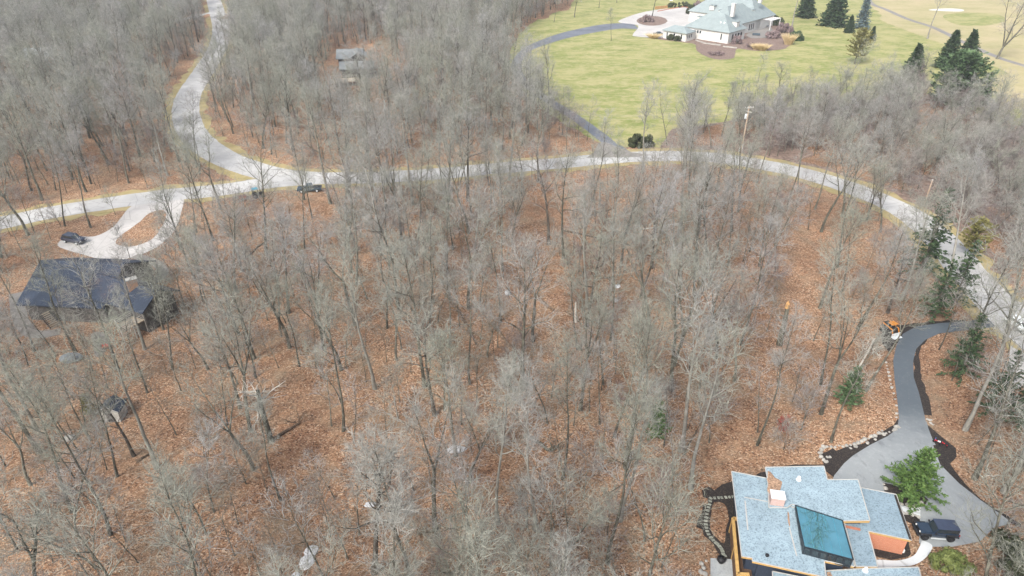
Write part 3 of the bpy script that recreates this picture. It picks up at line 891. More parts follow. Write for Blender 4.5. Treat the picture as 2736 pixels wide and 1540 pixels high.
for sd in (71, 72, 73): kind('bare_shrub', 'bushy bare shrub', 'shrub', make_bare(sd, 5.5, 0.07, 0.1, 10, 2.6, 50, 0.2, n2=5, n3=5, n4=4, tw=0.8, tiprad=0.008), 'bark', 'twig_brush', 5.5)
for sd in (81, 82, 83): kind('young_tree', 'thin see through young tree', 'tree', make_bare(sd, 10, 0.075, 0.22, 9, 2.2, 48, 0.16, n2=4, n3=3, n4=2, gnarl=0.22, tiprad=0.010), 'bark', 'twig_thin', 10)
NBIG = 14
# ---------------------------------------------------------------- evergreens
def make_evergreen(seed, H, rad, shape='cone', base=0.05, layers=26, per=9, spray=0.42, droop=-0.25, density=1.0, gap=0.0):
    """trunk mesh and a crown of needle sprays set along whorled boughs"""
    rng = np.random.default_rng(seed)
    tl = branch(rng, np.array([0, 0, -0.5]), np.array([rng.normal(0, .02), rng.normal(0, .02), 1.0]), H + 0.3, 8, 0.015, 0.05)
    rt = max(0.05, H * 0.014) * (1.15 - np.linspace(0, 1, 8))
    tv, tq = tubes_np([(tl, rt)], 7)
    tme = mesh_np('trunk', tv, tq)
    boughs, V, T = [], [], []
    for i in range(layers):
        t = base + (0.985 - base) * (i + rng.uniform(0, 0.6)) / layers
        u = (t - base) / (1 - base)
        if shape == 'cone': r = rad * (1 - u) ** 0.85 + 0.15
        elif shape == 'round': r = rad * math.sqrt(max(0.02, 1 - (1.75 * u - 0.75) ** 2 if u > 0.43 else 1 - (0.9 * (0.43 - u)) ** 2))
        elif shape == 'egg': r = rad * (math.sin(PI * min(1, 0.25 + 0.75 * u)) ** 0.8) + 0.1
        else: r = rad * (0.35 + 0.65 * math.sin(PI * min(1, u * 0.85 + 0.12)))
        az0 = rng.uniform(0, 2 * PI)
        for k in range(per):
            if rng.random() < gap: continue
            az = az0 + 2 * PI * k / per + rng.normal(0, 0.2)
            L = r * rng.uniform(0.72, 1.15)
            p = np.array([np.interp(t * H, tl[:, 2], tl[:, 0]), np.interp(t * H, tl[:, 2], tl[:, 1]), t * H])
            b = branch(rng, p, np.array([math.cos(az), math.sin(az), droop * (1 - u) + 0.55 * u]), L, 4, 0.07, 0.06)
            boughs.append((b, np.array([0.035, 0.028, 0.018, 0.008])))
            n = max(4, int(L / spray * 5.0 * density))
            for j in range(n):
                tt = rng.uniform(0.12, 1.0)
                q, d = along(b, min(tt, 0.99))
                side = norm(np.cross(d, [0, 0, 1])) * rng.choice([-1, 1])
                dd = norm(d * rng.uniform(0.2, 1.0) + side * rng.uniform(0.2, 1.1) + np.array([0, 0, rng.normal(-0.05, 0.3)]))
                ln = spray * rng.uniform(0.6, 1.35)
                wd = norm(np.cross(dd, rng.normal(0, 1, 3) * 0.6 + np.array([0, 0, 1]))) * ln * 0.26
                q = q + rng.normal(0, 0.06, 3)
                c = len(V)
                V += [q - wd * 0.4, q + wd * 0.4, q + dd * ln * 0.6 + wd, q + dd * ln, q + dd * ln * 0.6 - wd]
                T += [(c, c + 1, c + 2), (c, c + 2, c + 4), (c + 4, c + 2, c + 3)]
    bv, bq = tubes_np(boughs, 3)
    cme = mesh_np('crown', np.vstack([bv, np.array(V)]), bq, np.array(T) + len(bv))
    return tme, cme
def make_bush(seed, rx, ry, h, n=2600, leaf=0.16, flat=0.0):
    """stems mesh and a rounded uneven mass of leaf-sized faces in clumps"""
    rng = np.random.default_rng(seed)
    stems = []
    for k in range(9):
        a = rng.uniform(0, 2 * PI)
        stems.append((branch(rng, np.array([0, 0, -0.2]), np.array([math.cos(a) * 0.7 * rx / h, math.sin(a) * 0.7 * ry / h, 1.0]), h * 0.9, 4, 0.15, 0.0), np.array([0.03, 0.025, 0.018, 0.01])))
    sv, sq = tubes_np(stems, 4)
    sme = mesh_np('stems', sv, sq)
    clumps = []
    for k in range(26):
        a, e = rng.uniform(0, 2 * PI), rng.uniform(0.05, 1.0)
        z = e * h * 0.86
        rr = math.sqrt(max(0.05, 1 - (z / h) ** 2)) * rng.uniform(0.35, 0.92)
        clumps.append((np.array([rx * rr * math.cos(a), ry * rr * math.sin(a), z]), rng.uniform(0.2, 0.42) * min(rx, ry, h)))
    V, T = [], []
    for i in range(n):
        c, r = clumps[rng.integers(len(clumps))]
        d = norm(rng.normal(0, 1, 3))
        p = c + d * r * rng.uniform(0.55, 1.05)
        p[2] = max(p[2], 0.03)
        u = norm(np.cross(d + rng.normal(0, 0.5, 3), rng.normal(0, 1, 3))) * leaf * rng.uniform(0.6, 1.3)
        w = norm(np.cross(u, d)) * leaf * 0.5
        b = len(V)
        V += [p - u, p + w, p + u, p - w]
        T += [(b, b + 1, b + 2), (b, b + 2, b + 3)]
    return sme, mesh_np('foliage', np.array(V), None, np.array(T))
def make_grass_clump(seed, r, h, n=420):
    rng = np.random.default_rng(seed)
    V, T = [], []
    for i in range(n):
        a = rng.uniform(0, 2 * PI)
        q = r * 0.35 * math.sqrt(rng.random())
        p = np.array([q * math.cos(a), q * math.sin(a), 0])
        d = np.array([math.cos(a) * rng.uniform(0.1, 0.75) * r / h, math.sin(a) * rng.uniform(0.1, 0.75) * r / h, 1.0])
        L = h * rng.uniform(0.6, 1.05)
        m = p + d * L * 0.6
        e = p + d * L + np.array([d[0], d[1], -0.25]) * L * 0.25
        s = norm(np.cross(d, rng.normal(0, 1, 3))) * 0.035
        b = len(V)
        V += [p - s, p + s, m + s, m - s, e]
        T += [(b, b + 1, b + 2), (b, b + 2, b + 3), (b + 3, b + 2, b + 4)]
    return mesh_np('blades', np.array(V), None, np.array(T))
def plant_tree(name, label, cat, px, py, pair, bark, leaf, scale=1.0, rz=0.0, group=None, parts=('trunk', 'crown')):
    p = G(px, py)
    t = thing(name, label, cat, (p.x, p.y, ground_z(p.x, p.y)), rz, group)
    t.scale = (scale,) * 3
    a, b = link(parts[0], pair[0], M[bark], t), link(parts[1], pair[1], M[leaf], t)
    return t

# ---------------------------------------------------------------- the bare woods
def tree_at(k, x, y, s, rz, label, group, lean=None):
    K = KINDS[k]
    t = thing(K['name'], label, K['cat'], (x, y, ground_z(x, y)), rz, group)
    s *= 0.9
    t.scale = (s, s, s)
    if lean: t.rotation_euler = (lean[0], lean[1], rz)
    link('trunk', K['trunk'], None, t)
    link('crown', K['crown'], None, t)
    return t
WOODS = 'bare trees of the leaf strewn wood'
# trees one can pick out in the photograph: base pixel, kind, height factor, lean x, lean y, label
NOTABLE = [
    (424, 1266, 10, 0.98, 0, 0, 'stout pale grey trunk rising right of the small shed'),
    (318, 1287, 4, 0.85, 0, 0, 'slim dark trunk standing left of the bare leaf slope by the shed'),
    (362, 1229, 12, 0.72, 0, 0, 'dark slim trunk just below the small shed'),
    (1002, 1043, 11, 1.02, 0, 0, 'tall pale trunk standing alone in the middle left of the wood'),
    (1466, 656, 12, 1.08, 0, 0, 'dark oak forking low near the middle of the concrete road'),
    (1845, 1306, 10, 1.0, 0, 0.03, 'pale grey trunk closest to the stepping stone bed'),
    (1820, 1205, 11, 1.1, 0, 0.03, 'big silvery crowned tree behind the pale trunk beside the modern house'),
    (1330, 1405, 10, 0.92, 0, 0, 'pale smooth trunk flaring at its foot in the lower middle wood'),
    (1430, 1420, 11, 0.9, 0, 0, 'straight pale trunk in the lower middle right of the flared trunk'),
    (1502, 1282, 5, 0.98, 0, 0, 'straight grey trunk beside a mossy fallen limb'),
    (1670, 1257, 1, 1.02, 0, 0, 'dark furrowed trunk left of the small green pine sapling'),
    (1638, 1178, 4, 1.0, 0, 0, 'slender trunk directly behind the dark furrowed trunk left of the green sapling'),
    (1000, 1535, 13, 1.1, 0, -0.1, 'massive dark oak leaning left at the bottom of the wood'),
    (769, 828, 0, 0.95, 0, 0, 'dark straight trunk in front of the parked pickup'),
    (746, 877, 4, 0.95, 0, 0, 'grey trunk left of the dark straight trunk below the pickup'),
    (865, 938, 7, 1.0, 0, 0, 'forked grey tree below the pickup amid clear leaf floor'),
    (1067, 838, 3, 1.0, 0, 0, 'broad crowned tree beside the small pale boulder clearing'),
    (1302, 958, 7, 0.55, 0, 0, 'short broken topped tree with two bent arms in mid wood'),
    (1338, 870, 6, 0.9, 0, 0, 'straight dark slim trunk left of the long fallen log'),
    (1424, 915, 8, 0.95, 0, 0, 'split forked tree standing on the long fallen log'),
    (1634, 757, 10, 0.95, 0, 0, 'pale straight pole of a tree right of the streambed log'),
    (1734, 893, 9, 1.0, 0, 0, 'crooked forked tree above the gully right of the streambed'),
    (2221, 1182, 5, 0.92, 0, 0.06, 'slender grey tree left of the boulder edged court'),
    (2192, 1027, 5, 1.0, 0, 0.22, 'grey trunk leaning right behind the slender tree left of the court'),
    (2312, 1046, 4, 0.95, 0, 0.28, 'grey trunk leaning far right toward the narrow dark drive'),
    (2577, 1152, 10, 1.08, 0, 0.1, 'thick pale trunk right of the dark drive on clear leaves'),
    (2602, 1280, 2, 1.0, 0, 0.1, 'grey trunk leaning right above the mulch edge of the court'),
    (2680, 1318, 11, 1.12, 0, 0.12, 'large pale trunk at the right edge above the court'),
    (2652, 1030, 0, 1.2, 0, 0.1, 'wide crowned tree whose limbs reach over the narrow drive'),
    (2722, 1260, 3, 1.1, 0, 0.1, 'spreading grey tree among dark conifers at the right edge'),
    (2560, 1395 - 420, 1, 0.95, 0, 0.06, 'tree right of the drive bend with low sweeping limbs'),
    (2745, 1600, 3, 1.0, 0, 0.22, 'big leaning trunk at the lower right corner beside the court'),
]
rs = random.Random(7)
PLACED = []     # x, y
for px, py, k, s, lx, ly, lab in NOTABLE:
    p = G(px, py)
    PLACED.append((p.x, p.y))
notable_objs = []
for px, py, k, s, lx, ly, lab in NOTABLE:
    p = G(px, py)
    notable_objs.append(tree_at(k, p.x, p.y, s, rs.uniform(0, 6.28), lab, WOODS, (lx, ly)))

# every other tree: scattered with a minimum spacing through the woods
rng = np.random.default_rng(5)
def scatter(n_try, xlim, ylim, dmin, pts0, accept):
    cell = dmin
    gridd = {}
    out = []
    def put(x, y): gridd.setdefault((int(x // cell), int(y // cell)), []).append((x, y))
    for x, y in pts0: put(x, y)
    C = np.column_stack([rng.uniform(*xlim, n_try), rng.uniform(*ylim, n_try)])
    ok = accept(C)
    for x, y in C[ok]:
        i, j = int(x // cell), int(y // cell)
        if any((x - a) ** 2 + (y - b) ** 2 < dmin * dmin for di in (-1, 0, 1) for dj in (-1, 0, 1) for a, b in gridd.get((i + di, j + dj), ())): continue
        put(x, y)
        out.append((x, y))
    return np.array(out)
def in_view(P, mx=170, top=-420, bot=2350):
    z = -CAM_H
    dep = P[:, 1] * cp - z * sp
    u = PW / 2 + FPX * P[:, 0] / dep
    v = PH / 2 + FPX * (-(P[:, 1] * sp + z * cp)) / dep
    return (u > -mx) & (u < PW + mx) & (v > top) & (v < bot)
CLEAR = [np.array([(p.x, p.y) for p in wp(q)]) for q in (
    [(2210, 1250), (2240, 1120), (2360, 1060), (2380, 1180), (2260, 1260)],      # open leaves left of the court
    [(1790, 1330), (2000, 1230), (2260, 1240), (2240, 1300), (1940, 1320), (1900, 1560), (1780, 1560)],
    [(380, 1245), (330, 1250), (300, 1180), (380, 1140), (420, 1230)],
    [(2480, 1180), (2560, 1160), (2640, 1290), (2560, 1270)])]
def wood_ok(margin):
    def f(P):
        m = in_view(P)
        r = np.zeros(len(P), bool)
        d = free_dist(P[m])
        q = d > margin
        for c in CLEAR: q &= ~inside(c, P[m])
        r[m] = q
        return r
    return f
big_pts = scatter(40000, (-340, 340), (24, 520), 5.3, PLACED, wood_ok(2.4))
BRUSH_A = np.array([(p.x, p.y) for p in wp([(1690, 400), (1780, 300), (2050, 250), (2330, 200), (2560, 250), (2800, 300), (2800, 800), (2640, 760), (2500, 620), (2350, 540), (2150, 455), (1900, 405)])])
EDGE = np.array([(p.x, p.y) for p in wp([(1350, 420), (1420, 300), (1600, 380), (1900, 330), (2250, 290), (2400, 270), (2500, 400), (2100, 430), (1700, 400)])])
small_pts = scatter(70000, (-330, 330), (30, 470), 2.7, [], wood_ok(1.2))
def size_px(x, y, h):
    a, b = to_px((x, y, 0)), to_px((x, y, h))
    return 0 if a is None or b is None else abs(a[1] - b[1])
bm = inside(BRUSH_A, big_pts)
items = []
for i, (x, y) in enumerate(big_pts):
    k = int(rng.choice([0, 1, 2, 3, 4, 5, 6, 7, 8, 9, 10, 11, 12, 13], p=np.array([8, 8, 8, 8, 13, 13, 12, 6, 6, 6, 3, 3, 3, 3]) / 100.0))
    s = float(rng.uniform(0.62, 1.05))
    if bm[i]:
        k = int(rng.choice([4, 0, 6, 7, 2, 14, 15]))
        s = float(rng.uniform(0.48, 0.72)) if k < 14 else float(rng.uniform(0.9, 1.3))
    items.append((x, y, k, s))
for i, (x, y) in enumerate(small_pts):
    b = inside(BRUSH_A, np.array([[x, y]]))[0]
    if not b and rng.random() < 0.34: continue
    if b and rng.random() < 0.35: continue
    k = int(rng.choice([14, 15, 16, 17, 18, 19, 20, 21], p=[.13, .13, .05, .05, .05, .2, .2, .19])) if not b else int(rng.choice([16, 17, 18, 14, 15], p=[.26, .27, .27, .1, .1]))
    items.append((x, y, k, float(rng.uniform(0.6, 1.25)) * (1.25 if b else 1.0)))
# keep the crowns off the roofs, the court and the cars that the photograph leaves open to the sky
OPEN = [((1375, 745, 1475, 845), 0.3), ((670, 980, 760, 1190), 0.3), ((300, 1130, 430, 1290), 0.4), ((1430, 500, 1500, 660), 0.3), ((975, 880, 1030, 1045), 0.4), ((2060, 770, 2105, 920), 0.3), ((2690, 840, 2736, 900), 0.3), ((1870, 1190, 2600, 1560), 0.0), ((2230, 850, 2480, 1200), 0.25), ((60, 640, 460, 850), 0.9), ((1880, 395, 2160, 470), 0.45), ((2150, 450, 2420, 640), 0.45), ((1480, 330, 1800, 425), 0.35), ((870, 115, 1020, 235), 0.6), ((2470, 150, 2625, 300), 0.4), ((600, 470, 870, 545), 0.35)]
def open_ok(it):
    x, y, k, s = it
    H = KINDS[k]['h'] * s
    c, b, t = to_px((x, y, H * 0.68)), to_px((x, y, 0)), to_px((x, y, H))
    if c is None or t is None: return y < 30
    w = FPX * (3.6 if k < NBIG else 1.5) * s / c[2]
    for (x0, y0, x1, y1), keep in OPEN:
        if c[0] + w > x0 and c[0] - w < x1 and t[1] < y1 and (b is None or b[1] > y0):
            if not (b[1] < y0 + 25) and rng.random() > keep: return False
    return True
items = [it for it in items if open_ok(it)]
# screen size decides which stay individuals
def score(it):
    x, y, k, s = it
    H = KINDS[k]['h'] * s
    top, bs = to_px((x, y, H)), to_px((x, y, 0))
    if top is None or bs is None: return 0
    if not (-60 < bs[0] < PW + 60) or top[1] > PH - 60 or bs[1] < 0: return 0
    return (min(bs[1], PH) - max(top[1], 0))
# the big trees are counted first: 300 of them stay individuals, as do 120 of the shrubs
bigs = sorted([it for it in items if it[2] < NBIG], key=score, reverse=True)
lows = sorted([it for it in items if it[2] >= NBIG], key=score, reverse=True)
n_big = 292 - len(NOTABLE)
ind_big = [it for it in bigs[:n_big] if score(it) > 0]
saps = [it for it in lows if it[2] in (14, 15, 19, 20, 21)]
shr = [it for it in lows if it[2] in (16, 17, 18)]
ind_sap, ind_shr = [it for it in saps[:70] if score(it) > 0], [it for it in shr[:70] if score(it) > 0]
rest = bigs[n_big:] + saps[70:] + shr[70:]
LANDMARKS = [('blue roofed house', 2100, 1400), ('dark off-road car', 2496, 1440), ('green conifer by court', 2430, 1310), ('orange loader', 2372, 890),
    ('dark roofed house', 260, 840), ('small garden shed', 285, 1105), ('parked blue pickup', 828, 512), ('tractor on the verge', 670, 525), ('wooden power pole', 1980, 405),
    ('grey roofed house', 935, 220), ('asphalt drive mouth', 1600, 410), ('snapped orange trunk', 2083, 915), ('pale gully slabs', 805, 1500),
    ('green pine sapling', 1755, 1160), ('red leaved shrub', 2092, 1165), ('white limbed snag', 726, 1185), ('long fallen log', 1420, 780), ('concrete road bend', 490, 310),
    ('pale loop drive', 400, 600), ("photo's lower left corner", 60, 1500), ("photo's bottom middle", 1368, 1530), ('white car at the right edge', 2720, 880), ('stepping stone path', 1880, 1360),
    ('pale clearing boulder', 1005, 672), ('roadside conifer', 2470, 680), ("photo's left middle", 10, 1150), ('mossy cut log', 560, 1010), ('green juniper', 2265, 1060),
    ('gully head slab', 1225, 1180), ("photo's upper left corner", 40, 130), ('roadside evergreen hedge', 1710, 390), ('lower fallen trunk', 1180, 1440), ('white stone by the log', 1360, 800), ('middle of the wood', 1560, 1060), ('curved road verge', 1250, 480)]
LMW = [(n, G(a, b)) for n, a, b in LANDMARKS]
ORD = ['closest', 'second closest', 'third closest', 'fourth closest', 'fifth closest', 'sixth closest', 'seventh closest', 'eighth closest', 'ninth closest', 'tenth closest', 'eleventh closest', 'twelfth closest'] + ['%dth closest' % i for i in range(13, 90)]
def label_all(its, suffix=''):
    """the look first, then which one it is by a landmark one can find"""
    cnt, out = {}, {}
    rows = []
    for i, (x, y, k, s) in enumerate(its):
        c = [((p.x - x) ** 2 + (p.y - y) ** 2, n) for n, p in LMW]
        d, n = min(c)
        rows.append((KINDS[k]['look'], n, d, i))
    for look, n, d, i in sorted(rows, key=lambda r: r[2]):
        r = cnt.get((look, n), 0)
        cnt[(look, n)] = r + 1
        out[i] = '%s, %s to the %s' % (look, ORD[r], n)
    return [out[i] for i in range(len(its))]
for its, grp in ((ind_big, WOODS), (ind_sap, 'young trees under the tall wood'), (ind_shr, 'bare shrubs of the undergrowth')):
    zz = relief(np.array([(a, b) for a, b, _, _ in its]))
    for (x, y, k, s), lab, z in zip(its, label_all(its), zz):
        K = KINDS[k]
        t = thing(K['name'], lab, K['cat'], (x, y, float(z)), rs.uniform(0, 6.28), grp)
        t.rotation_euler = (rs.gauss(0, 0.045), rs.gauss(0, 0.045), rs.uniform(0, 6.28))
        t.scale = (s * rs.uniform(0.92, 1.08), s * rs.uniform(0.92, 1.08), s)
        link('trunk', K['trunk'], None, t)
        link('crown', K['crown'], None, t)

# ---- the rest of the woods and their undergrowth: one object each, trees set by geometry nodes
KOBJ = {}
for o in list(COL.objects):
    if o.type == 'MESH' and o.parent is not None:
        for k, K in enumerate(KINDS):
            if o.data == K['trunk'] and (k, 't') not in KOBJ: KOBJ[(k, 't')] = o
            if o.data == K['crown'] and (k, 'c') not in KOBJ: KOBJ[(k, 'c')] = o
def wood_object(name, its, label, cat):
    P = np.array([(a, b) for a, b, _, _ in its])
    z = np.full(len(P), -0.02)
    nearm = P[:, 1] < 600
    z[nearm] = relief(P[nearm])
    me = bpy.data.meshes.new(name)
    me.vertices.add(len(P))
    me.vertices.foreach_set("co", np.column_stack([P, z]).astype(np.float32).ravel())
    a = me.attributes.new("kind", 'INT', 'POINT')
    a.data.foreach_set("value", np.array([k for _, _, k, _ in its], np.int32))
    a = me.attributes.new("size", 'FLOAT', 'POINT')
    a.data.foreach_set("value", np.array([s for *_, s in its], np.float32))
    a = me.attributes.new("turn", 'FLOAT_VECTOR', 'POINT')
    rot = np.column_stack([rng.normal(0, 0.045, len(P)), rng.normal(0, 0.045, len(P)), rng.uniform(0, 6.28, len(P))])
    a.data.foreach_set("vector", rot.astype(np.float32).ravel())
    o = link(name, me, None)
    tag(o, label, cat, kind='stuff')
    ng = bpy.data.node_groups.new(name, 'GeometryNodeTree')
    ng.interface.new_socket("Geometry", in_out='INPUT', socket_type='NodeSocketGeometry')
    ng.interface.new_socket("Geometry", in_out='OUTPUT', socket_type='NodeSocketGeometry')
    gi, go = ng.nodes.new('NodeGroupInput'), ng.nodes.new('NodeGroupOutput')
    def attr(n, t):
        x = ng.nodes.new('GeometryNodeInputNamedAttribute')
        x.data_type = t
        x.inputs['Name'].default_value = n
        return next(s for s in x.outputs if s.enabled and s.name == 'Attribute')
    ak, asz, at = attr('kind', 'INT'), attr('size', 'FLOAT'), attr('turn', 'FLOAT_VECTOR')
    join = ng.nodes.new('GeometryNodeJoinGeometry')
    for k in sorted(set(k for _, _, k, _ in its)):
        cmpn = ng.nodes.new('FunctionNodeCompare')
        cmpn.data_type = 'INT'
        cmpn.operation = 'EQUAL'
        si = [s for s in cmpn.inputs if s.enabled]
        ng.links.new(ak, si[0])
        si[1].default_value = k
        for part in 'tc':
            oi = ng.nodes.new('GeometryNodeObjectInfo')
            oi.inputs['Object'].default_value = KOBJ[(k, part)]
            oi.inputs['As Instance'].default_value = True
            ip = ng.nodes.new('GeometryNodeInstanceOnPoints')
            ng.links.new(gi.outputs[0], ip.inputs['Points'])
            ng.links.new(cmpn.outputs['Result'], ip.inputs['Selection'])
            ng.links.new(oi.outputs['Geometry'], ip.inputs['Instance'])
            ng.links.new(at, ip.inputs['Rotation'])
            ng.links.new(asz, ip.inputs['Scale'])
            ng.links.new(ip.outputs[0], join.inputs[0])
    ng.links.new(join.outputs[0], go.inputs[0])
    m = o.modifiers.new("trees", 'NODES')
    m.node_group = ng
    return o
wood_object('bare_woods', [it for it in rest if it[2] < 16 or it[2] > 18], 'grey bare woods filling the ground beyond the nearer trees', 'woods')
wood_object('undergrowth', [it for it in rest if 16 <= it[2] <= 18], 'brown leafless undergrowth between the tree trunks', 'undergrowth')
print('TREES', len(ind_big), len(ind_sap), len(ind_shr), 'rest', len(rest))
# ================================================================ MODERN HOUSE (lower right)
def zp(pts, z): return [G(*Z1(*p), z) for p in pts]
hl = G(*Z1(1000, 900))
house = thing('modern_house', 'modern house with overlapping pale blue flat roofs and a slanted teal skylight', 'house', (hl.x, hl.y, 0))
HO = (hl.x, hl.y, 0)
def flat_roof(pts, z, mem, wall_mat, wall_in=0.7, name='roof', fascia=0.26, z0=-0.3, walls=True, wood=None):
    poly = zp(pts, z)
    m = MB(HO); m.prism(poly, z - 0.05, z); r = m.build(name, M[mem], house)
    f = MB(HO); f.prism(inset(poly, 0.03), z - 0.05 - fascia, z - 0.053); f.build('fascia', M['wood' if wood is None else mem], r)
    if wood is not None:
        a, b = poly[wood], poly[wood + 1]
        f = MB(HO); f.bar(Vector((a.x, a.y, z - 0.055 - fascia / 2)), Vector((b.x, b.y, z - 0.055 - fascia / 2)), 0.05, fascia); f.build('timber_edge', M['wood'], r)
    t = MB(HO)
    n = len(poly)
    for i in range(n):
        a, b = poly[i], poly[(i + 1) % n]
        d = (b - a).normalized() * 0.03
        t.bar(Vector((a.x, a.y, z + 0.025)) + d, Vector((b.x, b.y, z + 0.025)) - d, 0.10, 0.05)
    t.build('edge_trim', M['trim'], r)
    if walls:
        w = MB(HO); w.prism(inset(poly, wall_in), z0, z - 0.06 - fascia); w.build('wall', M[wall_mat], house)
    return r
Z_MAIN, Z_UP, Z_MID, Z_LOW = 3.6, 3.95, 2.75, 2.55
flat_roof([(425, 330), (690, 382), (860, 590), (1250, 700), (1330, 1030), (1107, 988), (1118, 1108), (577, 990), (580, 968), (500, 955)], Z_MAIN, 'membrane', 'navy')
flat_roof([(672, 300), (1105, 292), (1130, 392), (1355, 390), (1443, 692), (1245, 695), (870, 572), (835, 598), (700, 598), (690, 382)], Z_UP, 'membrane', 'navy', 0.6, wood=4)
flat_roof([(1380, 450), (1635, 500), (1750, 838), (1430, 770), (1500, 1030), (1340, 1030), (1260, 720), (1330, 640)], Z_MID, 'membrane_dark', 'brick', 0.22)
flat_roof([(1112, 1062), (1400, 1045), (1800, 1035), (1840, 1190), (1130, 1200)], Z_LOW, 'membrane', 'navy', 0.4)
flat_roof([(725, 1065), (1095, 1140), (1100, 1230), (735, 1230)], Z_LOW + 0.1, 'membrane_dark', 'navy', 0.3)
# rail of dark gutter along the right edge of the low roof
g = MB(HO)
a, b = G(*Z1(1628, 505), Z_MID + 0.06), G(*Z1(1742, 832), Z_MID + 0.06)
g.bar(a, b, 0.22, 0.08); g.build('gutter', M['mulch'], house)
# chimney
c = G(*Z1(748, 570), Z_MAIN)
ax = (G(*Z1(790, 605), Z_MAIN) - G(*Z1(697, 592), Z_MAIN)).normalized()
crz = math.atan2(ax.y, ax.x)
cb = MB(HO); cb.box((c.x, c.y, Z_MAIN + 0.7), (1.45, 1.15, 1.5), crz); chim = cb.build('chimney', M['brick_pale'], house)
cb = MB(HO); cb.box((c.x, c.y, Z_MAIN + 1.49), (1.58, 1.28, 0.08), crz); cb.box((c.x, c.y + 0.1, Z_MAIN + 1.60), (1.2, 0.34, 0.14), crz); cb.box((c.x, c.y + 0.1, Z_MAIN + 1.69), (1.3, 0.44, 0.04), crz)
cb.build('chimney_cap', M['cap'], chim)
# skylight: dark box, glass lid, rows of small panes
SK = [(895, 580), (1240, 690), (1320, 980), (960, 885)]
zt = 4.70
ZB = Z_UP + 0.12
zc = (ZB, ZB, zt, zt)
sk = [G(*Z1(*p), z) for p, z in zip(SK, zc)]
m = MB(HO)
lo = [Vector((p.x, p.y, Z_MAIN - 0.2)) for p in sk]
hi = [p - Vector((0, 0, 0.04)) for p in sk]
m.add(lo + hi, [(0, 1, 2, 3), (4, 5, 6, 7)] + [(i, (i + 1) % 4, 4 + (i + 1) % 4, 4 + i) for i in range(4)])
skf = m.build('skylight', M['frame'], house)
cen = sum(sk, Vector()) / 4
gl = [p.lerp(cen, 0.02) for p in sk]
m = MB(HO); m.quad(*gl); m.build('glass_lid', M['skyglass'], skf)
m = MB(HO)
for i in range(4): m.bar(sk[i], sk[(i + 1) % 4], 0.11, 0.09)
m.build('lid_frame', M['frame'], skf)
m = MB(HO)
for t_ in (0.2, 0.4, 0.6, 0.8):
    m.bar(gl[0].lerp(gl[1], t_) + Vector((0, 0, 0.004)), gl[3].lerp(gl[2], t_) + Vector((0, 0, 0.004)), 0.025, 0.01)
m.build('glazing_bar', M['tealblue'], skf)
def panes(p, q, n, z0, z1, out):
    d = q - p
    nn = Vector((d.y, -d.x, 0)).normalized() * out
    for i in range(n):
        a, b = p + d * ((i + 0.16) / n), p + d * ((i + 0.84) / n)
        k = MB(HO)
        k.quad(Vector((a.x, a.y, z0)) + nn, Vector((b.x, b.y, z0)) + nn, Vector((b.x, b.y, z1)) + nn, Vector((a.x, a.y, z1)) + nn)
        k.build('window_pane', M['glass'], skf)
panes(sk[3], sk[2], 6, Z_MAIN + 0.18, zt - 0.16, 0.012)
panes(sk[0], sk[3], 6, Z_MAIN + 0.14, ZB - 0.12, 0.012)
# side deck with timber rail
dk = zp([(438, 690), (520, 690), (575, 1085), (476, 1085)], 0.9)
m = MB(HO); m.prism(dk, 0.62, 0.9); m.build('side_deck', M['deckwood'], house)
m = MB(HO)
zr = 2.35
P1, P2, P3, P0 = (G(*Z1(*q), zr) for q in ((436, 676), (472, 1086), (556, 1090), (468, 680)))
for a, b in ((P0, P1), (P1, P2), (P2, P3)): m.bar(a, b, 0.34, 0.22)
for q in (P1, P2, P1.lerp(P2, 0.5)): m.bar(Vector((q.x, q.y, 0)), Vector((q.x, q.y, zr - 0.11)), 0.2, 0.2)
m.build('deck_rail', M['wood'], house)
m = MB(HO)
for a, b in ((P1, P2), (P2, P3)): m.bar(Vector((a.x, a.y, 1.3)), Vector((b.x, b.y, 1.3)), 0.12, 2.0)
m.build('deck_screen', M['deckwood'], house)
# roof fittings
def roof_vent(px, z, white=True):
    c = G(*Z1(*px), z)
    k = MB(HO)
    if white:
        k.cyl((c.x, c.y, z + 0.03), 0.30, 0.06, sides=14); k.cyl((c.x, c.y, z + 0.24), 0.13, 0.42, sides=12); k.cyl((c.x, c.y, z + 0.5), 0.2, 0.12, sides=14, r2=0.1)
    else:
        k.cyl((c.x, c.y, z + 0.06), 0.17, 0.12, sides=14); k.cyl((c.x, c.y, z + 0.15), 0.21, 0.06, sides=14)
    k.build('roof_vent', M['cap' if white else 'black'], house)
roof_vent((918, 392), Z_UP)
roof_vent((686, 952), Z_MAIN, False)
roof_vent((1408, 1062), Z_LOW)
k = MB(HO)
for p in ((1255, 722), (1375, 755)):
    pass
a, b = G(*Z1(1262, 735), Z_MID + 0.08), G(*Z1(1372, 758), Z_MID + 0.08)
k.bar(a, b, 0.3, 0.1); k.build('roof_flashing', M['rust'], house)
# seams pressed into the roof
k = MB(HO)
for q in ([(520, 520), (690, 552)], [(525, 545), (545, 760)], [(850, 740), (905, 950)]):
    k.bar(G(*Z1(*q[0]), Z_MAIN + 0.008), G(*Z1(*q[1]), Z_MAIN + 0.008), 0.14, 0.012)
k.build('roof_seam', M['trim'], house)
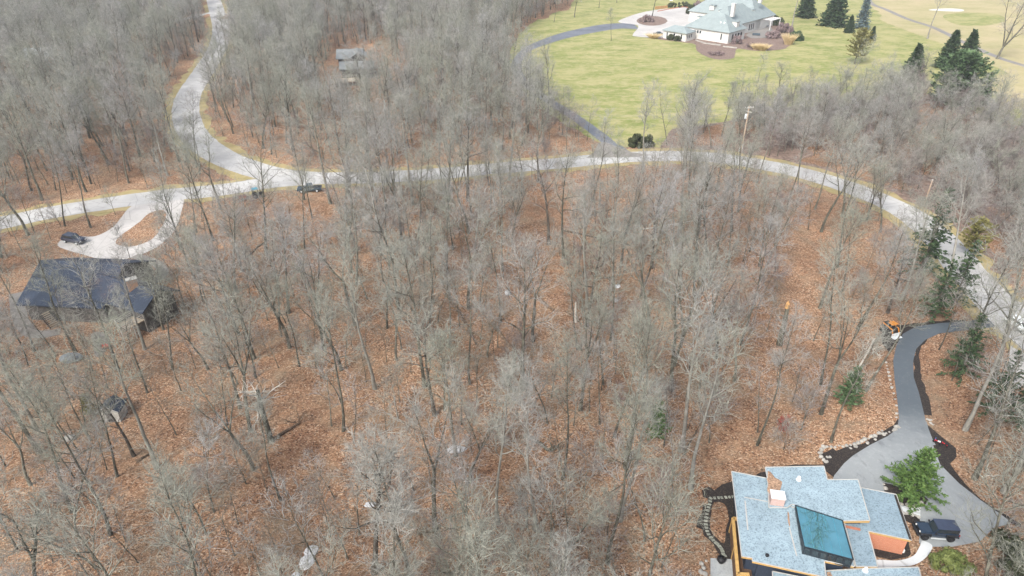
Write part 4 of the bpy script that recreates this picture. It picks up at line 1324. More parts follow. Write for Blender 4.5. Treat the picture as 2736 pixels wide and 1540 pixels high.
# leaves drifted on the roofs
def leaf_pile(pts, z, h, label, seed):
    poly = ragged(zp(pts, z), 0.35, 0.10, seed)
    c = sum((Vector((p.x, p.y)) for p in poly), Vector((0, 0))) / len(poly)
    vs, fs = [], []
    n = len(poly)
    for k_, t in enumerate((1.0, 0.9, 0.6, 0.25)):
        for p in poly:
            q = c + (p - c) * t
            vs.append((q.x - c.x, q.y - c.y, (0.0, 0.5, 0.9, 1.0)[k_] * h))
    for r_ in range(3):
        for i in range(n): fs.append((r_ * n + i, r_ * n + (i + 1) % n, (r_ + 1) * n + (i + 1) % n, (r_ + 1) * n + i))
    fs.append(tuple(3 * n + i for i in range(n)))
    me = bpy.data.meshes.new('leaf_pile')
    me.from_pydata(vs, [], fs)
    o = link('leaf_pile', me, M['leafpile'])
    o.location = (c.x, c.y, z)
    tag(o, label, 'leaf pile')
leaf_pile([(690, 325), (715, 335), (745, 375), (800, 408), (788, 445), (778, 490), (735, 500), (690, 490), (686, 420)], Z_UP + 0.003, 0.12, 'brown leaf drift on the flat roof behind the chimney', 1)
leaf_pile([(838, 620), (848, 640), (858, 730), (848, 735), (838, 680)], Z_MAIN + 0.003, 0.05, 'thin streak of brown leaves on the roof left of the skylight', 2)
leaf_pile([(1125, 1070), (1150, 1068), (1168, 1100), (1165, 1140), (1130, 1140)], Z_LOW + 0.003, 0.10, 'brown leaf drift on the lowest roof below the skylight', 3)
# concrete block planter by the brick wall
c = G(*Z1(1660, 905), 0.25)
pl = thing('block_planter', 'white two celled concrete block standing by the red brick wall', 'planter', (c.x, c.y, 0.07), R(-8))
k = MB()
for x in (-0.42, 0.0, 0.42): k.box((x, 0, 0.2), (0.08, 0.5, 0.4))
for y in (-0.23, 0.23): k.box((0, y, 0.2), (0.90, 0.07, 0.396))
k.build('block', M['cap'], pl)
k = MB(); k.box((0, 0, 0.06), (0.8, 0.42, 0.08)); k.build('soil', M['mulch'], pl)
# black pot on the patio
c = G(*Z1(345, 1000))
pt = thing('plant_pot', 'black round pot with dead stems at the corner of the grey patio', 'pot', (c.x, c.y, 0.066))
k = MB(); k.tube([(0, 0, 0), (0, 0, 0.25), (0, 0, 0.55), (0, 0, 0.6)], [0.26, 0.36, 0.42, 0.45], 16); k.build('pot', M['black'], pt, smooth=True)
gc = make_grass_clump(4, 0.7, 0.7, 150); link('stems', gc, M['mulch'], pt)
# stepping stones
flag_pts = [(435, 520), (410, 522), (383, 524), (352, 526), (330, 527), (300, 528), (272, 530), (268, 552), (262, 575), (255, 597), (250, 622), (243, 646), (238, 672), (235, 697), (236, 722), (240, 747), (246, 772), (256, 795), (272, 818), (290, 838), (308, 856), (322, 868), (336, 884), (350, 902), (358, 920), (364, 940), (376, 956)]
flagme = []
for s_ in range(4):
    k = MB()
    r_ = random.Random(s_)
    poly = [Vector((x * r_.uniform(0.88, 1.05), y * r_.uniform(0.88, 1.05))) for x, y in ((-.205, -.15), (0, -.16), (.205, -.145), (.21, .145), (0, .16), (-.205, .15))]
    k.prism(poly, 0, 0.05)
    o = k.build('stepping_stone', M['flag'], None, bevel=0.02)
    flagme.append(o)
for i, p in enumerate(flag_pts):
    q = G(*Z1(*p))
    o = flagme[i] if i < 4 else flagme[i % 4].copy()
    if i >= 4: COL.objects.link(o)
    nx_ = G(*Z1(*flag_pts[min(i + 1, len(flag_pts) - 1)])) - G(*Z1(*flag_pts[max(i - 1, 0)]))
    o.location = (q.x, q.y, 0.05)
    o.rotation_euler = (0, 0, math.atan2(nx_.y, nx_.x) + PI / 2 + rs.uniform(-.12, .12))
    where = 'from the house wall along the top row' if i < 7 else 'from the house wall down the curved row'
    tag(o, 'square grey stepping stone, %s %s' % (['first', 'second', 'third', 'fourth', 'fifth', 'sixth', 'seventh', 'eighth', 'ninth', 'tenth', 'eleventh', 'twelfth', 'thirteenth', 'fourteenth', 'fifteenth', 'sixteenth', 'seventeenth', 'eighteenth', 'nineteenth', 'twentieth', '21st', '22nd', '23rd', '24th', '25th', '26th', '27th'][i], where), 'stepping stone', 'stepping stones through the mulch')

# ================================================================ VEHICLES
def wheel(parent, x, y, r, w, rimm='rim'):
    side = 1 if y > 0 else -1
    k = MB()
    k.tube([(x, y - w / 2, r), (x, y - w * 0.42, r), (x, y + w * 0.42, r), (x, y + w / 2, r)], [r * 0.9, r, r, r * 0.9], 20)
    wh = k.build('wheel', M['rubber'], parent)
    k = MB()
    k.cyl((x, y + side * (w / 2 + 0.004), r), r * 0.60, 0.02, 'Y', 14)
    for a in range(5):
        an = a * 2 * PI / 5
        k.bar((x, y + side * (w / 2 + 0.02), r), (x + math.cos(an) * r * 0.55, y + side * (w / 2 + 0.02), r + math.sin(an) * r * 0.55), 0.07, 0.03)
    k.build('rim', M[rimm], wh)
    return wh
a, b = G(*Z1(1812, 838)), G(*Z1(2055, 856))
ax = (a - b).normalized()
# body centre is half a car width behind the near side line
ctr = (a + b) / 2 + Vector((-ax.y, ax.x, 0)) * (0.92 if (-ax.y * 0 + ax.x) > 0 else -0.92)
n_ = Vector((-ax.y, ax.x, 0))
if n_.y < 0: n_ = -n_
ctr = (a + b) / 2 + n_ * 0.9
jeep = thing('off_road_car', 'dark blue boxy off-road car with spare wheel parked on the asphalt court', 'car', (ctr.x, ctr.y, 0.05), math.atan2(ax.y, ax.x))
k = MB()
k.box((-0.15, 0, 0.80), (4.1, 1.56, 0.58)); k.build('body', M['jeepblue'], jeep, bevel=0.05)
k = MB(); k.profile([(0.62, 1.09), (0.66, 1.22), (1.80, 1.17), (1.92, 1.10), (1.93, 0.6), (0.62, 0.6)], -0.70, 0.70); k.build('hood', M['jeepblue'], jeep, bevel=0.05)
k = MB()
for y in (-0.80, 0.80):
    k.box((1.40, y, 0.98), (1.15, 0.32, 0.10)); k.box((0.86, y, 0.80), (0.12, 0.30, 0.40)); k.box((1.94, y, 0.86), (0.12, 0.30, 0.22))
    k.box((-1.42, y, 0.98), (1.05, 0.32, 0.10)); k.box((-0.92, y, 0.80), (0.10, 0.28, 0.38))
k.build('fender', M['black'], jeep, bevel=0.03)
k = MB(); k.profile([(0.60, 1.08), (0.22, 1.78), (-2.02, 1.78), (-2.12, 1.08)], -0.72, 0.72); cab_o = k.build('cabin', M['jeepblue'], jeep, bevel=0.04)
k = MB(); k.box((-0.90, 0, 1.80), (2.36, 1.50, 0.07)); k.build('roof', M['jeeproof'], jeep, bevel=0.03)
k = MB(); k.quad((0.575, -0.62, 1.15), (0.575, 0.62, 1.15), (0.272, 0.60, 1.71), (0.272, -0.60, 1.71)); k.build('windscreen', M['glass'], jeep)
for y in (-0.724, 0.724):
    for x0, x1 in ((-0.32, 0.34), (-1.14, -0.42), (-1.95, -1.24)):
        k = MB(); x2 = x1 - (0.22 if x1 > 0.3 else 0); k.quad((x0, y, 1.20), (x1, y, 1.20), (x2, y, 1.68), (x0, y, 1.68)); k.build('side_window', M['glass'], jeep)
for x, y in ((1.36, 0.80), (1.36, -0.80), (-1.42, 0.80), (-1.42, -0.80)): wheel(jeep, x, y, 0.41, 0.28)
k = MB(); k.tube([(-2.16, 0, 1.02), (-2.20, 0, 1.02), (-2.38, 0, 1.02), (-2.42, 0, 1.02)], [0.34, 0.39, 0.39, 0.34], 20); sp_o = k.build('spare_wheel', M['rubber'], jeep)
k = MB(); k.cyl((-2.43, 0, 1.02), 0.22, 0.03, 'X', 14); k.build('rim', M['rim'], sp_o)
k = MB(); k.box((2.10, 0, 0.62), (0.22, 1.62, 0.20)); k.build('bumper', M['black'], jeep, bevel=0.04)
k = MB(); k.box((-2.22, 0, 0.60), (0.16, 1.60, 0.20)); k.build('bumper', M['black'], jeep, bevel=0.04)
for y in (-0.50, 0.50):
    k = MB(); k.cyl((1.95, y, 0.98), 0.11, 0.06, 'X', 14); k.build('headlight', M['lamp'], jeep)
for y in (-0.74, 0.74):
    k = MB(); k.box((-2.22, y, 0.98), (0.05, 0.14, 0.24)); k.build('taillight', M['redlens'], jeep)
    k = MB(); k.box((-0.05, y * 1.2, 0.42), (1.6, 0.14, 0.06)); k.build('side_step', M['steel'], jeep)
    k = MB(); k.box((0.42, y * 1.28, 1.22), (0.14, 0.22, 0.17)); k.build('mirror', M['black'], jeep, bevel=0.02)
k = MB(); k.box((1.945, 0, 0.95), (0.03, 0.66, 0.26)); k.build('grille', M['black'], jeep)
def car(name, label, px, py, rz, paint, kind='sedan', scale=1.0, z=0.06):
    p = G(px, py)
    t = thing(name, label, 'pickup' if kind == 'pickup' else 'car', (p.x, p.y, z), rz)
    t.scale = (scale,) * 3
    L = 5.7 if kind == 'pickup' else 4.6
    h = L / 2
    if kind == 'pickup':
        body = [(h, 0.45), (h, 0.92), (h - 0.15, 1.08), (1.25, 1.15), (-0.85, 1.15), (-0.9, 1.08), (-h, 1.10), (-h, 0.50)]
        cab = [(1.30, 1.14), (0.62, 1.82), (-0.62, 1.84), (-0.85, 1.14)]
    elif kind == 'suv':
        body = [(h, 0.40), (h, 0.80), (h - 0.2, 0.98), (1.0, 1.06), (-h + 0.05, 1.08), (-h, 0.9), (-h, 0.42)]
        cab = [(1.05, 1.05), (0.35, 1.66), (-1.75, 1.68), (-h + 0.1, 1.07)]
    else:
        body = [(h, 0.32), (h, 0.66), (h - 0.25, 0.80), (0.9, 0.92), (-1.5, 0.95), (-h + 0.05, 0.88), (-h, 0.4)]
        cab = [(1.0, 0.91), (0.25, 1.42), (-0.95, 1.44), (-1.75, 0.94)]
    w = 0.98 if kind == 'pickup' else 0.9
    k = MB(); k.profile(body, -w, w); k.build('body', M[paint], t, bevel=0.08)
    k = MB(); k.profile(cab, -w * 0.84, w * 0.84); k.build('cabin', M[paint], t, bevel=0.06)
    zb, ztp = cab[0][1] + 0.08, cab[1][1] - 0.08
    def lerp(u): return cab[0][0] + (cab[1][0] - cab[0][0]) * (u - cab[0][1]) / (cab[1][1] - cab[0][1])
    k = MB(); k.quad((lerp(zb) + 0.012, -w * .74, zb), (lerp(zb) + 0.012, w * .74, zb), (lerp(ztp) + 0.012, w * .70, ztp), (lerp(ztp) + 0.012, -w * .70, ztp)); k.build('windscreen', M['glass'], t)
    for y in (-w * .85, w * .85):
        k = MB(); k.quad((lerp(zb) - 0.15, y, zb), (cab[3][0] + 0.25, y, zb), (cab[2][0] + 0.05, y, ztp), (lerp(ztp) - 0.1, y, ztp)); k.build('side_window', M['glass'], t)
    for x in (h * 0.62, -h * 0.62):
        for y in (-w + 0.1, w - 0.1): wheel(t, x, y, 0.38 if kind == 'pickup' else 0.33, 0.24, 'steel')
    for y in (-w * .7, w * .7):
        k = MB(); k.box((h - 0.02, y, 0.72 if kind != 'pickup' else 0.86), (0.08, 0.34, 0.16)); k.build('headlight', M['lamp'], t)
        k = MB(); k.box((-h + 0.01, y, 0.78 if kind != 'pickup' else 0.9), (0.06, 0.22, 0.2)); k.build('taillight', M['redlens'], t)
    if kind == 'pickup':
        k = MB(); k.box((-1.85, 0, 1.092), (1.8, 1.55, 0.02)); k.build('bed', M['black'], t)
    return t
tdir = main_c[70] - main_c[66]
def road_dir(px, py):
    p = G(px, py)
    i = min(range(1, len(main_c) - 1), key=lambda j: (main_c[j] - Vector((p.x, p.y))).length)
    d = main_c[i + 1] - main_c[i - 1]
    return math.atan2(d.y, d.x)
car('pickup_truck', 'slate blue pickup parked on the near edge of the concrete road', 828, 512, road_dir(828, 512) + PI, 'truckblue', 'pickup')
car('dark_car', 'dark car parked on the pale loop drive behind the dark roofed house', 200, 648, R(-18), 'cardark', 'suv', 1.05)
car('dark_car', 'small dark car parked beside the cream garage of the far villa', *Z7(100, 548), R(170), 'truckblue', 'sedan')
car('white_car', 'white car on the pale drive at the right edge of the photo', 2722, 880, R(-78), 'carwhite', 'suv', 1.0)

# tractor with a red trailer on the verge
p = G(690, 528)
tr_ = thing('tractor', 'dark utility tractor with a teal canopy standing on the road verge', 'tractor', (p.x, p.y, 0.03), road_dir(690, 528))
k = MB(); k.box((0.75, 0, 0.95), (1.3, 0.75, 0.65)); k.box((-0.3, 0, 0.75), (1.3, 0.9, 0.4)); k.build('body', M['black'], tr_, bevel=0.06)
k = MB(); k.box((-0.45, 0, 2.25), (1.5, 1.4, 0.08)); k.build('canopy', M['tealblue'], tr_, bevel=0.03)
k = MB()
for x in (-1.05, 0.15):
    for y in (-0.6, 0.6): k.bar((x, y, 0.8), (x, y, 2.22), 0.06, 0.06)
k.build('canopy_frame', M['black'], tr_)
k = MB(); k.box((-0.55, 0, 1.1), (0.5, 0.55, 0.12)); k.box((-0.78, 0, 1.35), (0.1, 0.55, 0.5)); k.build('seat', M['black'], tr_, bevel=0.03)
for y in (-0.72, 0.72): wheel(tr_, -0.6, y, 0.62, 0.34); wheel(tr_, 1.05, y * 0.9, 0.38, 0.24)
p = G(648, 535)
tl_ = thing('trailer', 'rust red small trailer behind the tractor on the verge', 'trailer', (p.x, p.y, 0.03), road_dir(648, 535))
k = MB(); k.box((0, 0, 0.55), (2.0, 1.2, 0.06))
for y in (-0.6, 0.6): k.box((0, y, 0.80), (2.0, 0.05, 0.46))
for x in (-1.0, 1.0): k.box((x, 0, 0.80), (0.05, 1.15, 0.45))
k.build('box', M['rust'], tl_)
k = MB(); k.bar((1.0, 0, 0.5), (2.0, 0, 0.5), 0.08, 0.08); k.build('drawbar', M['black'], tl_)
for y in (-0.72, 0.72): wheel(tl_, -0.1, y, 0.32, 0.2)

# compact loader
p = G(2374, 890)
ld = thing('compact_loader', 'orange and black compact loader on tracks parked at the drive bend', 'loader', (p.x, p.y, 0.03), R(-70))
for y in (-0.72, 0.72):
    k = MB(); k.tube([(-0.95, y, 0.30), (-0.95, y, 0.301)], 0.01, 4)
    k = MB(); k.profile([(-1.15, 0.22), (-1.0, 0.03), (0.9, 0.03), (1.1, 0.22), (1.05, 0.48), (0.85, 0.58), (-0.95, 0.58), (-1.12, 0.48)], y - 0.19, y + 0.19); k.build('track', M['rubber'], ld, bevel=0.04)
k = MB(); k.box((0.0, 0, 0.62), (1.9, 1.05, 0.5)); k.build('chassis', M['black'], ld, bevel=0.05)
k = MB(); k.box((-0.85, 0, 1.20), (0.75, 1.25, 0.75)); k.build('engine_cover', M['black'], ld, bevel=0.08)
k = MB()
for x in (-0.45, 0.62):
    for y in (-0.55, 0.55): k.bar((x, y, 0.8), (x, y, 2.0), 0.07, 0.07)
k.build('cab_frame', M['black'], ld)
k = MB(); k.box((0.25, 0, 2.04), (1.0, 1.2, 0.10)); k.build('cab_roof', M['orange'], ld, bevel=0.04)
k = MB(); k.box((0.0, 0, 1.0), (0.5, 0.55, 0.14)); k.box((-0.25, 0, 1.3), (0.12, 0.55, 0.55)); k.build('seat', M['black'], ld, bevel=0.03)
for y in (-0.66, 0.66):
    k = MB(); k.bar((-1.05, y, 1.55), (0.9, y, 1.35), 0.12, 0.16); k.bar((0.9, y, 1.40), (1.35, y, 0.45), 0.12, 0.16); k.build('lift_arm', M['orange'], ld)
k = MB(); k.profile([(1.3, 0.10), (1.95, 0.10), (1.92, 0.16), (1.42, 0.22), (1.36, 0.75), (1.28, 0.75)], -0.85, 0.85); k.build('bucket', M['steel'], ld)

# ================================================================ OTHER HOUSES
def gable(root, off, a, b, half, ze, zr, wallm, roofm, over=0.6, z0=-0.4, wall_in=0.8):
    """a, b: ridge ends (xy). Two slopes with thickness, and walls below"""
    a, b = Vector((a[0], a[1])), Vector((b[0], b[1]))
    d = (b - a).normalized()
    n = Vector((-d.y, d.x))
    for s in (1, -1):
        m = MB(off)
        e0, e1 = a + n * half * s, b + n * half * s
        t = 0.22
        top = [(a.x, a.y, zr), (b.x, b.y, zr), (e1.x, e1.y, ze), (e0.x, e0.y, ze)]
        bot = [(x, y, z - t) for x, y, z in top]
        m.add(top + bot, [(0, 1, 2, 3), (7, 6, 5, 4), (0, 4, 5, 1), (1, 5, 6, 2), (2, 6, 7, 3), (3, 7, 4, 0)])
        m.build('roof', M[roofm], root)
    m = MB(off)
    h2 = half - wall_in
    zt = ze + (zr - ze) * wall_in / half - 0.26
    a2, b2 = a + d * wall_in, b - d * wall_in
    c = [a2 + n * h2, b2 + n * h2, b2 - n * h2, a2 - n * h2]
    vs = [(p.x, p.y, z0) for p in c] + [(p.x, p.y, zt) for p in c] + [(a2.x, a2.y, zr - 0.28), (b2.x, b2.y, zr - 0.28)]
    m.add(vs, [(3, 2, 1, 0), (0, 1, 5, 4), (2, 3, 7, 6), (1, 2, 6, 9, 5), (3, 0, 4, 8, 7), (4, 5, 9, 8), (8, 9, 6, 7)])
    return m.build('wall', M[wallm], root)
def win(root, off, p, q, z0, z1, n=1, matname='glass', gap=0.2, out=0.03, frame=True):
    """n panes on the wall line p->q"""
    p, q = Vector((p[0], p[1], 0)), Vector((q[0], q[1], 0))
    d = q - p
    nn = Vector((d.y, -d.x, 0)).normalized()
    if nn.y > 0: nn = -nn
    for i in range(n):
        a, b = p + d * ((i + gap / 2) / n), p + d * ((i + 1 - gap / 2) / n)
        k = MB(off)
        k.bar(Vector((a.x, a.y, (z0 + z1) / 2)) + nn * out, Vector((b.x, b.y, (z0 + z1) / 2)) + nn * out, 0.08, z1 - z0 + 0.12)
        f = k.build('window', M['cap' if frame else 'frame'], root)
        k = MB(off)
        e = (b - a) * 0.08
        a2, b2 = a + e + nn * (out + 0.045), b - e + nn * (out + 0.045)
        k.quad((a2.x, a2.y, z0), (b2.x, b2.y, z0), (b2.x, b2.y, z1), (a2.x, a2.y, z1))
        k.build('pane', M[matname], f)
# --- dark roofed house on the left
c0 = G(*Z6(900, 700))
dh = thing('dark_roofed_house', 'long house with blue black shingled roofs and a brick chimney among trees', 'house', (c0.x, c0.y, 0))
DO = (c0.x, c0.y, 0)
fa, fb = G(*Z6(290, 835), 3.5), G(*Z6(1230, 875), 3.5)
fd = (fb - fa).normalized()
fn = Vector((-fd.y, fd.x, 0))
ra, rb = fa + fn * 8.2 - fd * 3.0, fb + fn * 8.2 - fd * 2.0
gable(dh, DO, ra, rb, 8.2, 3.5, 7.4, 'dark_wall', 'shingle_dark')
pr = [Vector((fa.x, fa.y, 3.45)), Vector((fa.x, fa.y, 3.45)) + fn * 16.4, Vector((ra.x, ra.y, 7.35))]
ra2, rb2 = G(*Z6(1000, 470), 6.6), G(*Z6(1715, 662), 6.6)
gable(dh, DO, ra2, rb2, 3.9, 4.4, 6.6, 'dark_wall', 'shingle_dark')
cc = G(*Z6(1440, 900), 0)
cz = G(*Z6(1440, 930), 0)
d2 = (Vector((rb2.x, rb2.y)) - Vector((ra2.x, ra2.y))).normalized()
rz2 = math.atan2(d2.y, d2.x)
ct = G(*Z6(1400, 535), 7.9)
k = MB(DO); k.box((ct.x, ct.y, 3.6), (1.5, 0.9, 8.4), rz2 + R(60)); ch = k.build('chimney', M['brick_tan'], dh)
k = MB(DO); k.box((ct.x, ct.y, 7.88), (1.9, 1.15, 0.16), rz2 + R(60)); k.build('chimney_cap', M['grey_wood'], ch)
# deck, rail, stairs
def deck(root, off, poly, z, rail=True):
    m = MB(off); m.prism(poly, z - 0.2, z); m.build('deck', M['tan_deck'], root)
    m = MB(off)
    n = len(poly)
    for i in range(n):
        a, b = Vector((*poly[i][:2], 0)), Vector((*poly[(i + 1) % n][:2], 0))
        L = (b - a).length
        k_ = max(1, int(L / 1.6))
        for j in range(k_):
            q = a.lerp(b, j / k_)
            m.bar((q.x, q.y, -0.3), (q.x, q.y, z + 1.0), 0.12, 0.12)
        for zz in (0.35, 0.65, 1.0): m.bar((a.x, a.y, z + zz), (b.x, b.y, z + zz), 0.06, 0.09)
    m.build('deck_railing', M['grey_wood'], root)
deck(dh, DO, [G(*Z6(*q), 2.4) for q in ((1240, 1060), (1470, 930), (1560, 1000), (1300, 1150))], 2.4)
k = MB(DO)
s0, s1 = G(*Z6(420, 930), 2.0), G(*Z6(545, 1075), 0.1)
sd = (s1 - s0); sn = Vector((-sd.y, sd.x, 0)).normalized()
for i in range(9):
    q = s0.lerp(s1, i / 8)
    k.bar(q - sn * 0.7, q + sn * 0.7, 0.26, 0.05)
k.build('stair_treads', M['tan_deck'], dh)
k = MB(DO)
for s_ in (-0.75, 0.75): k.bar(s0 + sn * s_, s1 + sn * s_, 0.08, 0.28); k.bar(s0 + sn * s_ + Vector((0, 0, .9)), s1 + sn * s_ + Vector((0, 0, .9)), 0.06, 0.08)
k.build('stair_rails', M['black'], dh)
k = MB(DO)
k.bar(G(*Z6(1560, 605), 5.2), G(*Z6(1660, 582), 5.2), 0.12, 0.1); k.build('gutter', M['trim'], dh)
a_, b_ = G(*Z6(1640, 960), 1.2), G(*Z6(1850, 815), 1.2)
k = MB(); k.bar((0, 0, 1.1), (b_.x - a_.x, b_.y - a_.y, 1.1), 0.1, 0.12)
for i in range(6):
    t_ = i / 5
    k.bar(((b_.x - a_.x) * t_, (b_.y - a_.y) * t_, -0.2), ((b_.x - a_.x) * t_, (b_.y - a_.y) * t_, 1.05), 0.09, 0.09)
rl = k.build('rail_fence', M['cedar'], None); rl.location = (a_.x, a_.y, 0)
tag(rl, 'orange brown rail fence right of the dark roofed house', 'fence')
win(dh, DO, G(*Z6(1660, 880)), G(*Z6(1850, 760)), 1.0, 2.4, 3, frame=False)
# --- grey roofed house in the middle of the far wood
c1 = G(935, 200)
gh = thing('grey_roofed_house', 'grey house with stepped pale shingle roofs half hidden in the far wood', 'house', (c1.x, c1.y, 0))
GO = (c1.x, c1.y, 0)
def ZG(x, y): return (830 + x / 9.064, 80 + y / 9.064)
gable(gh, GO, G(*ZG(620, 470), 7.0), G(*ZG(1280, 450), 7.0), 7.0, 4.8, 7.0, 'dark_wall', 'shingle_dim')
gable(gh, GO, G(*ZG(690, 770), 5.2), G(*ZG(1540, 740), 5.2), 5.5, 3.6, 5.2, 'dark_wall', 'shingle_dim')
gable(gh, GO, G(*ZG(1130, 430), 8.0), G(*ZG(1150, 660), 6.4), 3.4, 6.2, 8.0, 'dark_wall', 'shingle_dim')
deck(gh, GO, [G(*ZG(*q), 1.8) for q in ((480, 1180), (1120, 1150), (1140, 1240), (500, 1290))], 1.8)
win(gh, GO, G(*ZG(750, 960)), G(*ZG(1500, 950)), 0.8, 2.4, 6, frame=False)
c1 = G(775, 140)
gs = thing('wood_house', 'small blue grey roofed house left of the grey house in the far wood', 'house', (c1.x, c1.y, 0))
gable(gs, (c1.x, c1.y, 0), G(764, 132, 5.0), G(796, 146, 5.0), 3.6, 3.4, 5.5, 'dark_wall', 'shingle_dim')
c1 = G(85, 150)
fh = thing('brick_house', 'red brick house with slate blue roof at the upper left of the wood', 'house', (c1.x, c1.y, 0))
gable(fh, (c1.x, c1.y, 0), G(60, 128, 7), G(150, 128, 7), 8.0, 4.2, 7, 'brick', 'shingle_grey')
# --- cream villa with green grey hipped roofs
vc = G(*Z7(1190, 690))
villa = thing('cream_villa', 'large cream villa with green grey hipped roofs and white chimneys on the lawn', 'house', (vc.x, vc.y, 0))
VO = (vc.x, vc.y, 0)
vd = (G(*Z7(580, 592)) - vc).normalized()
vn = Vector((vd.y, -vd.x, 0))
if vn.y < 0: vn = -vn
def VP(u, w, z=0.0): return vc + vd * u + vn * w + Vector((0, 0, z))
def hip(u0, u1, w0, w1, ze, zr, roofm='shingle_green', wallm='white', over=0.7, hipd=None):
    m = MB(VO); m.prism([VP(u0, w0), VP(u1, w0), VP(u1, w1), VP(u0, w1)], -0.5, ze - 0.1); wl = m.build('wall', M[wallm], villa)
    U0, U1, W0, W1 = u0 - over, u1 + over, w0 - over, w1 + over
    half = min(U1 - U0, W1 - W0) / 2
    hd = half if hipd is None else hipd
    e = [VP(U0, W0, ze), VP(U1, W0, ze), VP(U1, W1, ze), VP(U0, W1, ze)]
    if (U1 - U0) >= (W1 - W0): r = [VP(U0 + hd, (W0 + W1) / 2, zr), VP(U1 - hd, (W0 + W1) / 2, zr)]; fs = [(0, 1, 5, 4), (1, 2, 5), (2, 3, 4, 5), (3, 0, 4)]
    else: r = [VP((U0 + U1) / 2, W0 + hd, zr), VP((U0 + U1) / 2, W1 - hd, zr)]; fs = [(0, 1, 4), (1, 2, 5, 4), (2, 3, 5), (3, 0, 4, 5)]
    m = MB(VO); m.add(e + r + [p - Vector((0, 0, 0.18)) for p in e], fs + [(0, 6, 7, 1), (1, 7, 8, 2), (2, 8, 9, 3), (3, 9, 6, 0), (9, 8, 7, 6)])
    m.build('roof', M[roofm], villa)
    return wl
hip(0, 22, 0, 15, 4.9, 11.2)
hip(6, 21, 13, 42, 5.3, 12.2)
hip(6, 43, 37, 56, 5.3, 14.0)
hip(16, 28, -9.4, -2.6, 3.7, 5.9)
m = MB(VO); m.prism([VP(16.5, -2.8), VP(22, -2.8), VP(22, 0.5), VP(16.5, 0.5)], -0.5, 4.2); m.build('wall', M['white'], villa)
def vbox(name, u, w, z, su, sw, sz, mt, par=None):
    m = MB(VO); c = VP(u, w, z); m.box(c, (su, sw, sz), math.atan2(vd.y, vd.x)); return m.build(name, M[mt], villa if par is None else par)
for u, w, z, h in ((8.0, 16, 11.6, 5.6), (9, 44, 14.0, 4.5)):
    cm = vbox('chimney', u, w, z, 1.5, 1.5, h, 'white'); vbox('chimney_cap', u, w, z + h / 2 + 0.1, 1.7, 1.7, 0.16, 'cap', cm)
for u, w, z in ((19.5, 27, 8.0), (22.0, 12, 6.6), (31, 38.5, 7.8), (1.8, 8.5, 7.2), (10.5, 39.5, 8.0)):
    dm = vbox('dormer', u, w, z, 2.4, 2.4, 2.2, 'white'); vbox('dormer_roof', u, w, z + 1.2, 2.9, 2.9, 0.2, 'shingle_green', dm)
for u in (4.6, 6.4):
    vbox('roof_vent', u, 3.2, 8.0, 0.5, 0.5, 0.8, 'cap')
win(villa, VO, VP(13.6, 0), VP(17.6, 0), 2.7, 3.9, 3)
win(villa, VO, VP(3.0, 0), VP(4.0, 0), 1.3, 3.9, 1)
for u in (18.2, 22.0, 25.9): win(villa, VO, VP(u - 0.5, -9.4), VP(u + 0.5, -9.4), 1.0, 3.0, 1)
win(villa, VO, VP(16, -8.6), VP(16, -4), 1.3, 2.9, 3)
win(villa, VO, VP(0, 2.5), VP(0, 13), 1.2, 3.6, 4)
win(villa, VO, VP(6, 30), VP(6, 36), 1.0, 3.8, 3)
win(villa, VO, VP(7, 37), VP(12, 37), 1.0, 3.9, 3)
m = MB(VO)
for i in range(5): m.bar(VP(5.5, 44 + i * 2.2, 4.6), VP(1, 44 + i * 2.2, 4.6), 0.25, 0.2)
for w_ in (43.5, 53.5): m.bar(VP(1.4, w_, -0.3), VP(1.4, w_, 4.5), 0.25, 0.25)
m.bar(VP(1.4, 43, 4.4), VP(1.4, 54, 4.4), 0.2, 0.2)
m.build('pergola', M['cap'], villa)
# patio furniture of the villa
p = G(*Z7(1640, 560))
ps = thing('garden_sofa', 'dark blue garden sofa on the villa patio beside the steps', 'sofa', (p.x, p.y, 0.09), R(-20))
k = MB(); k.box((0, 0, 0.35), (3.4, 1.0, 0.3)); k.box((0, 0.45, 0.7), (3.4, 0.2, 0.6)); k.build('cushions', M['truckblue'], ps, bevel=0.05)
k = MB(); k.box((0, 0, 0.12), (3.5, 1.1, 0.16)); k.box((-1.7, 0, 0.45), (0.12, 1.0, 0.5)); k.box((1.7, 0, 0.45), (0.12, 1.0, 0.5)); k.build('frame', M['black'], ps)
p = G(*Z7(1800, 430))
ps = thing('garden_table', 'dark round covered table at the back of the villa patio', 'table', (p.x, p.y, 0.09))
k = MB(); k.cyl((0, 0, 0.74), 1.3, 0.06, sides=20); k.build('top', M['truckblue'], ps)
k = MB(); k.cyl((0, 0, 0.36), 0.12, 0.7, sides=10); k.cyl((0, 0, 0.03), 0.5, 0.05, sides=14); k.build('leg', M['black'], ps)
p = G(*Z7(800, 600))
ps = thing('garden_chest', 'dark blue garden chest against the cream villa wall', 'chest', (p.x, p.y, 0.09), math.atan2(vd.y, vd.x))
k = MB(); k.box((0, 0, 0.4), (2.2, 0.9, 0.8)); k.build('box', M['truckblue'], ps, bevel=0.05)
k = MB(); k.box((0, 0, 0.84), (2.3, 1.0, 0.1)); k.build('lid', M['truckblue'], ps, bevel=0.03)
# terrace wall stones in the garden bed
for i, (a, b) in enumerate((((690, 640), (840, 690)), ((840, 690), (1090, 720)), ((1120, 740), (1340, 760)))):
    p, q = G(*Z7(*a)), G(*Z7(*b))
    k = MB((p.x, p.y, 0)); k.bar((p.x, p.y, 0.25), (q.x, q.y, 0.25), 0.5, 0.6)
    o = k.build('terrace_wall', M['stone'], None, bevel=0.05); o.location = (p.x, p.y, 0)
    tag(o, 'low stone terrace wall below the cream villa, %s length from the left' % ('first', 'second', 'third')[i], 'terrace wall', 'terrace walls of the villa garden')
